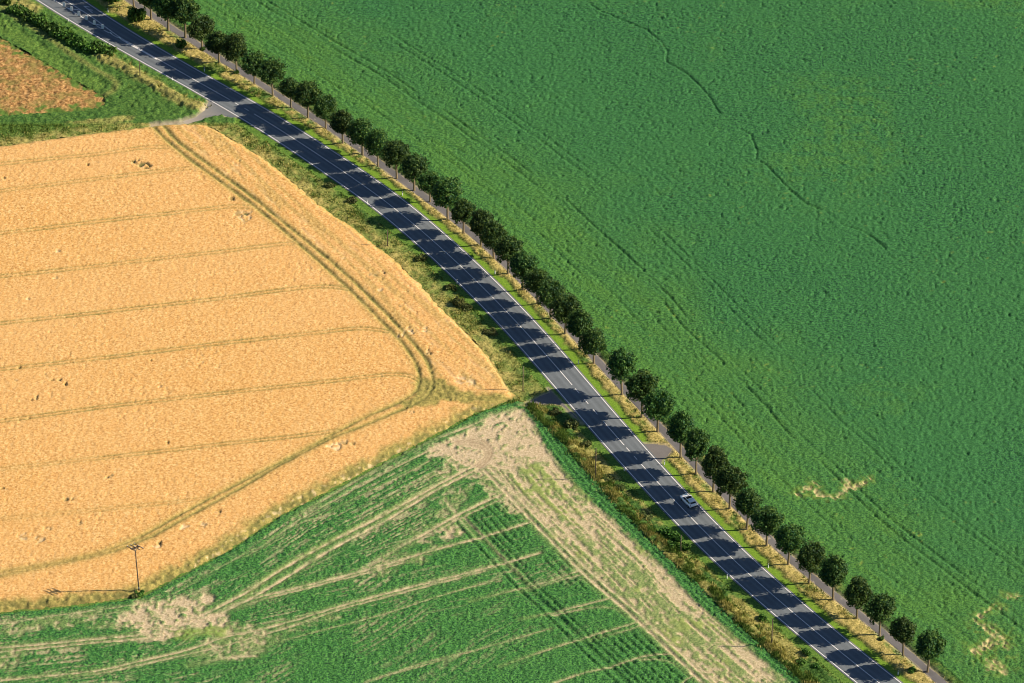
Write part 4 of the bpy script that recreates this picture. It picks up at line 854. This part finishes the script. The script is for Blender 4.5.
# ------------------------------------------------------------------ white car
CP = (P(684.5,498.5)+P(693,507))/2
ci = s_of(690, 503); ia = int(ci*(len(B_)-1)); rd = A_[ia-8]-A_[ia+8]; ca_ = math.atan2(rd[1], rd[0])
zc_ = zroad(.75)+.002
lane = A_[ia]+(B_[ia]-A_[ia])*.765
car = empty('car', (lane[0], lane[1], zc_), ca_); car.scale = (1.07, 1.07, 1.07); tag(car, 'white hatchback with dark glass roof driving away up the right lane', 'car')
# stations along x (front +): x, half width, sill z, belt z, hood/deck z
Lh = 2.2
ST = [(2.2,.62,.32,.52,.60),(2.08,.78,.24,.62,.70),(1.75,.87,.20,.74,.84),(1.2,.90,.20,.84,.94),(.75,.90,.20,.90,1.0),(0,.91,.20,.93,1.0),(-.8,.91,.20,.96,1.02),(-1.5,.90,.22,.99,1.04),(-1.95,.86,.26,1.0,1.05),(-2.15,.80,.32,.94,1.0),(-2.22,.68,.38,.80,.86)]
m = MB(); V = []
for x, w, s, b, t in ST:
    V += [(x,-w*.92,s),(x,-w,(s+b)/2),(x,-w*.985,b),(x,-w*.86,t),(x,-w*.4,t+.03),(x,0,t+.035),(x,w*.4,t+.03),(x,w*.86,t),(x,w*.985,b),(x,w,(s+b)/2),(x,w*.92,s)]
n = 11; F = []
for i_ in range(len(ST)-1):
    for j_ in range(n-1): F.append((i_*n+j_, i_*n+j_+1, (i_+1)*n+j_+1, (i_+1)*n+j_))
    F.append((i_*n+n-1, i_*n, (i_+1)*n, (i_+1)*n+n-1))
F.append(tuple(range(n))[::-1]); F.append(tuple((len(ST)-1)*n+j_ for j_ in range(n)))
m.add(V, F)
# greenhouse frame: roof rails and pillars
RX = [(.95,.76,1.02),(.30,.66,1.43),(-.4,.655,1.50),(-1.1,.64,1.48),(-1.62,.60,1.40),(-2.02,.70,1.05)]
for s in (-1, 1): m.tube([(x, s*w, z) for x, w, z in RX], [.05,.055,.055,.055,.06,.07], 6)
for s in (-1, 1):
    for xb, xt, zt in ((-.35,-.4,1.48),(-1.25,-1.2,1.44)): m.tube([(xb, s*.83, .98), (xt, s*.665, zt)], [.05,.045], 5)
for x0, x1, zt in ((.34,.14,1.45),(-.62,-.82,1.51),(-1.32,-1.66,1.46)): m.box(((x0+x1)/2, 0, zt-.005), (abs(x0-x1), 1.26, .05))
m.box((-1.18,0,1.47),(.92,1.24,.05)); m.box((-1.70,0,1.41),(.26,1.16,.045)); m.box((-2.12,0,.62),(.22,1.5,.34))
body = m.build('body', M_car, car, True)
def glass(name, pts, parent=car): 
    g_ = MB(); g_.add(pts, [tuple(range(len(pts)))]); return g_.build(name, M_glass, parent)
glass('windscreen', [(.98,-.70,1.03),(.98,.70,1.03),(.36,.62,1.44),(.36,-.62,1.44)]); glass('rear_window', [(-2.03,.64,1.08),(-2.03,-.64,1.08),(-1.68,-.56,1.40),(-1.68,.56,1.40)])
r2 = MB(); r2.box((-.30,0,1.487),(.86,1.16,.03)); r2.build('glass_roof', M_glass, car)
for s in (-1, 1):
    glass('side_window', [(.88,s*.80,1.0),(-.33,s*.845,1.0),(-.38,s*.68,1.46),(.28,s*.68,1.41)]); glass('side_window', [(-.38,s*.845,1.0),(-1.72,s*.80,1.04),(-1.50,s*.66,1.41),(-.43,s*.68,1.46)])
    hl = MB(); hl.box((2.02,s*.62,.66),(.22,.28,.13), rz=-s*.35); hl.build('headlight', M_head, car)
    tl = MB(); tl.box((-2.13,s*.68,.88),(.12,.26,.16), rz=s*.2); tl.build('tail_light', M_red, car)
    mi = MB(); mi.box((.70,s*1.0,1.02),(.14,.20,.13)); mi.build('mirror', M_car, car)
    for xw in (1.35, -1.35):
        ty = MB(); ty.tube([(xw,s*.70,.325),(xw,s*.73,.325),(xw,s*.90,.325),(xw,s*.925,.325)], [.29,.325,.325,.29], 18); w_ = ty.build('wheel', M_tyre, car, True)
        ri = MB(); ri.tube([(xw,s*.90,.325),(xw,s*.93,.325)], [.22,.20], 12); ri.build('rim', M_rim, w_)
bp = MB(); bp.box((-2.26,0,.42),(.08,1.3,.18)); bp.build('rear_bumper', M_trim, car); np_ = MB(); np_.box((-2.25,0,.66),(.05,.5,.11)); np_.build('number_plate', M_white, car)

# ------------------------------------------------------------------ light
EL, AZX, AZY = 32.3, 1.0, .035
sv = Vector((AZX, AZY, 0)).normalized()*math.cos(R(EL))+Vector((0, 0, math.sin(R(EL))))
sl = bpy.data.lights.new('sun', 'SUN'); so_ = bpy.data.objects.new('sun', sl); COL.objects.link(so_); so_.rotation_euler = (-sv).to_track_quat('-Z', 'Y').to_euler(); so_.location = (0, 0, 900)
sl.energy = 4.9; sl.angle = R(.5); sl.color = (1.0, .87, .70)
w = bpy.data.worlds.new('World'); sc.world = w; w.use_nodes = True; nt = w.node_tree; bg = nt.nodes['Background']
sk = nt.nodes.new('ShaderNodeTexSky'); sk.sky_type = 'NISHITA'; sk.sun_disc = False; sk.sun_elevation = R(EL); sk.sun_rotation = math.atan2(sv.x, sv.y); sk.altitude = 300; sk.dust_density = .6; sk.ozone_density = 4.5
nt.links.new(sk.outputs[0], bg.inputs[0]); bg.inputs[1].default_value = .060
sc.render.engine = 'CYCLES'; sc.view_settings.view_transform = 'Standard'; sc.view_settings.look = 'None'; sc.cycles.filter_width = 1.0; sc.view_settings.exposure = .68; sc.view_settings.gamma = 1
sc.view_settings.use_curve_mapping = False
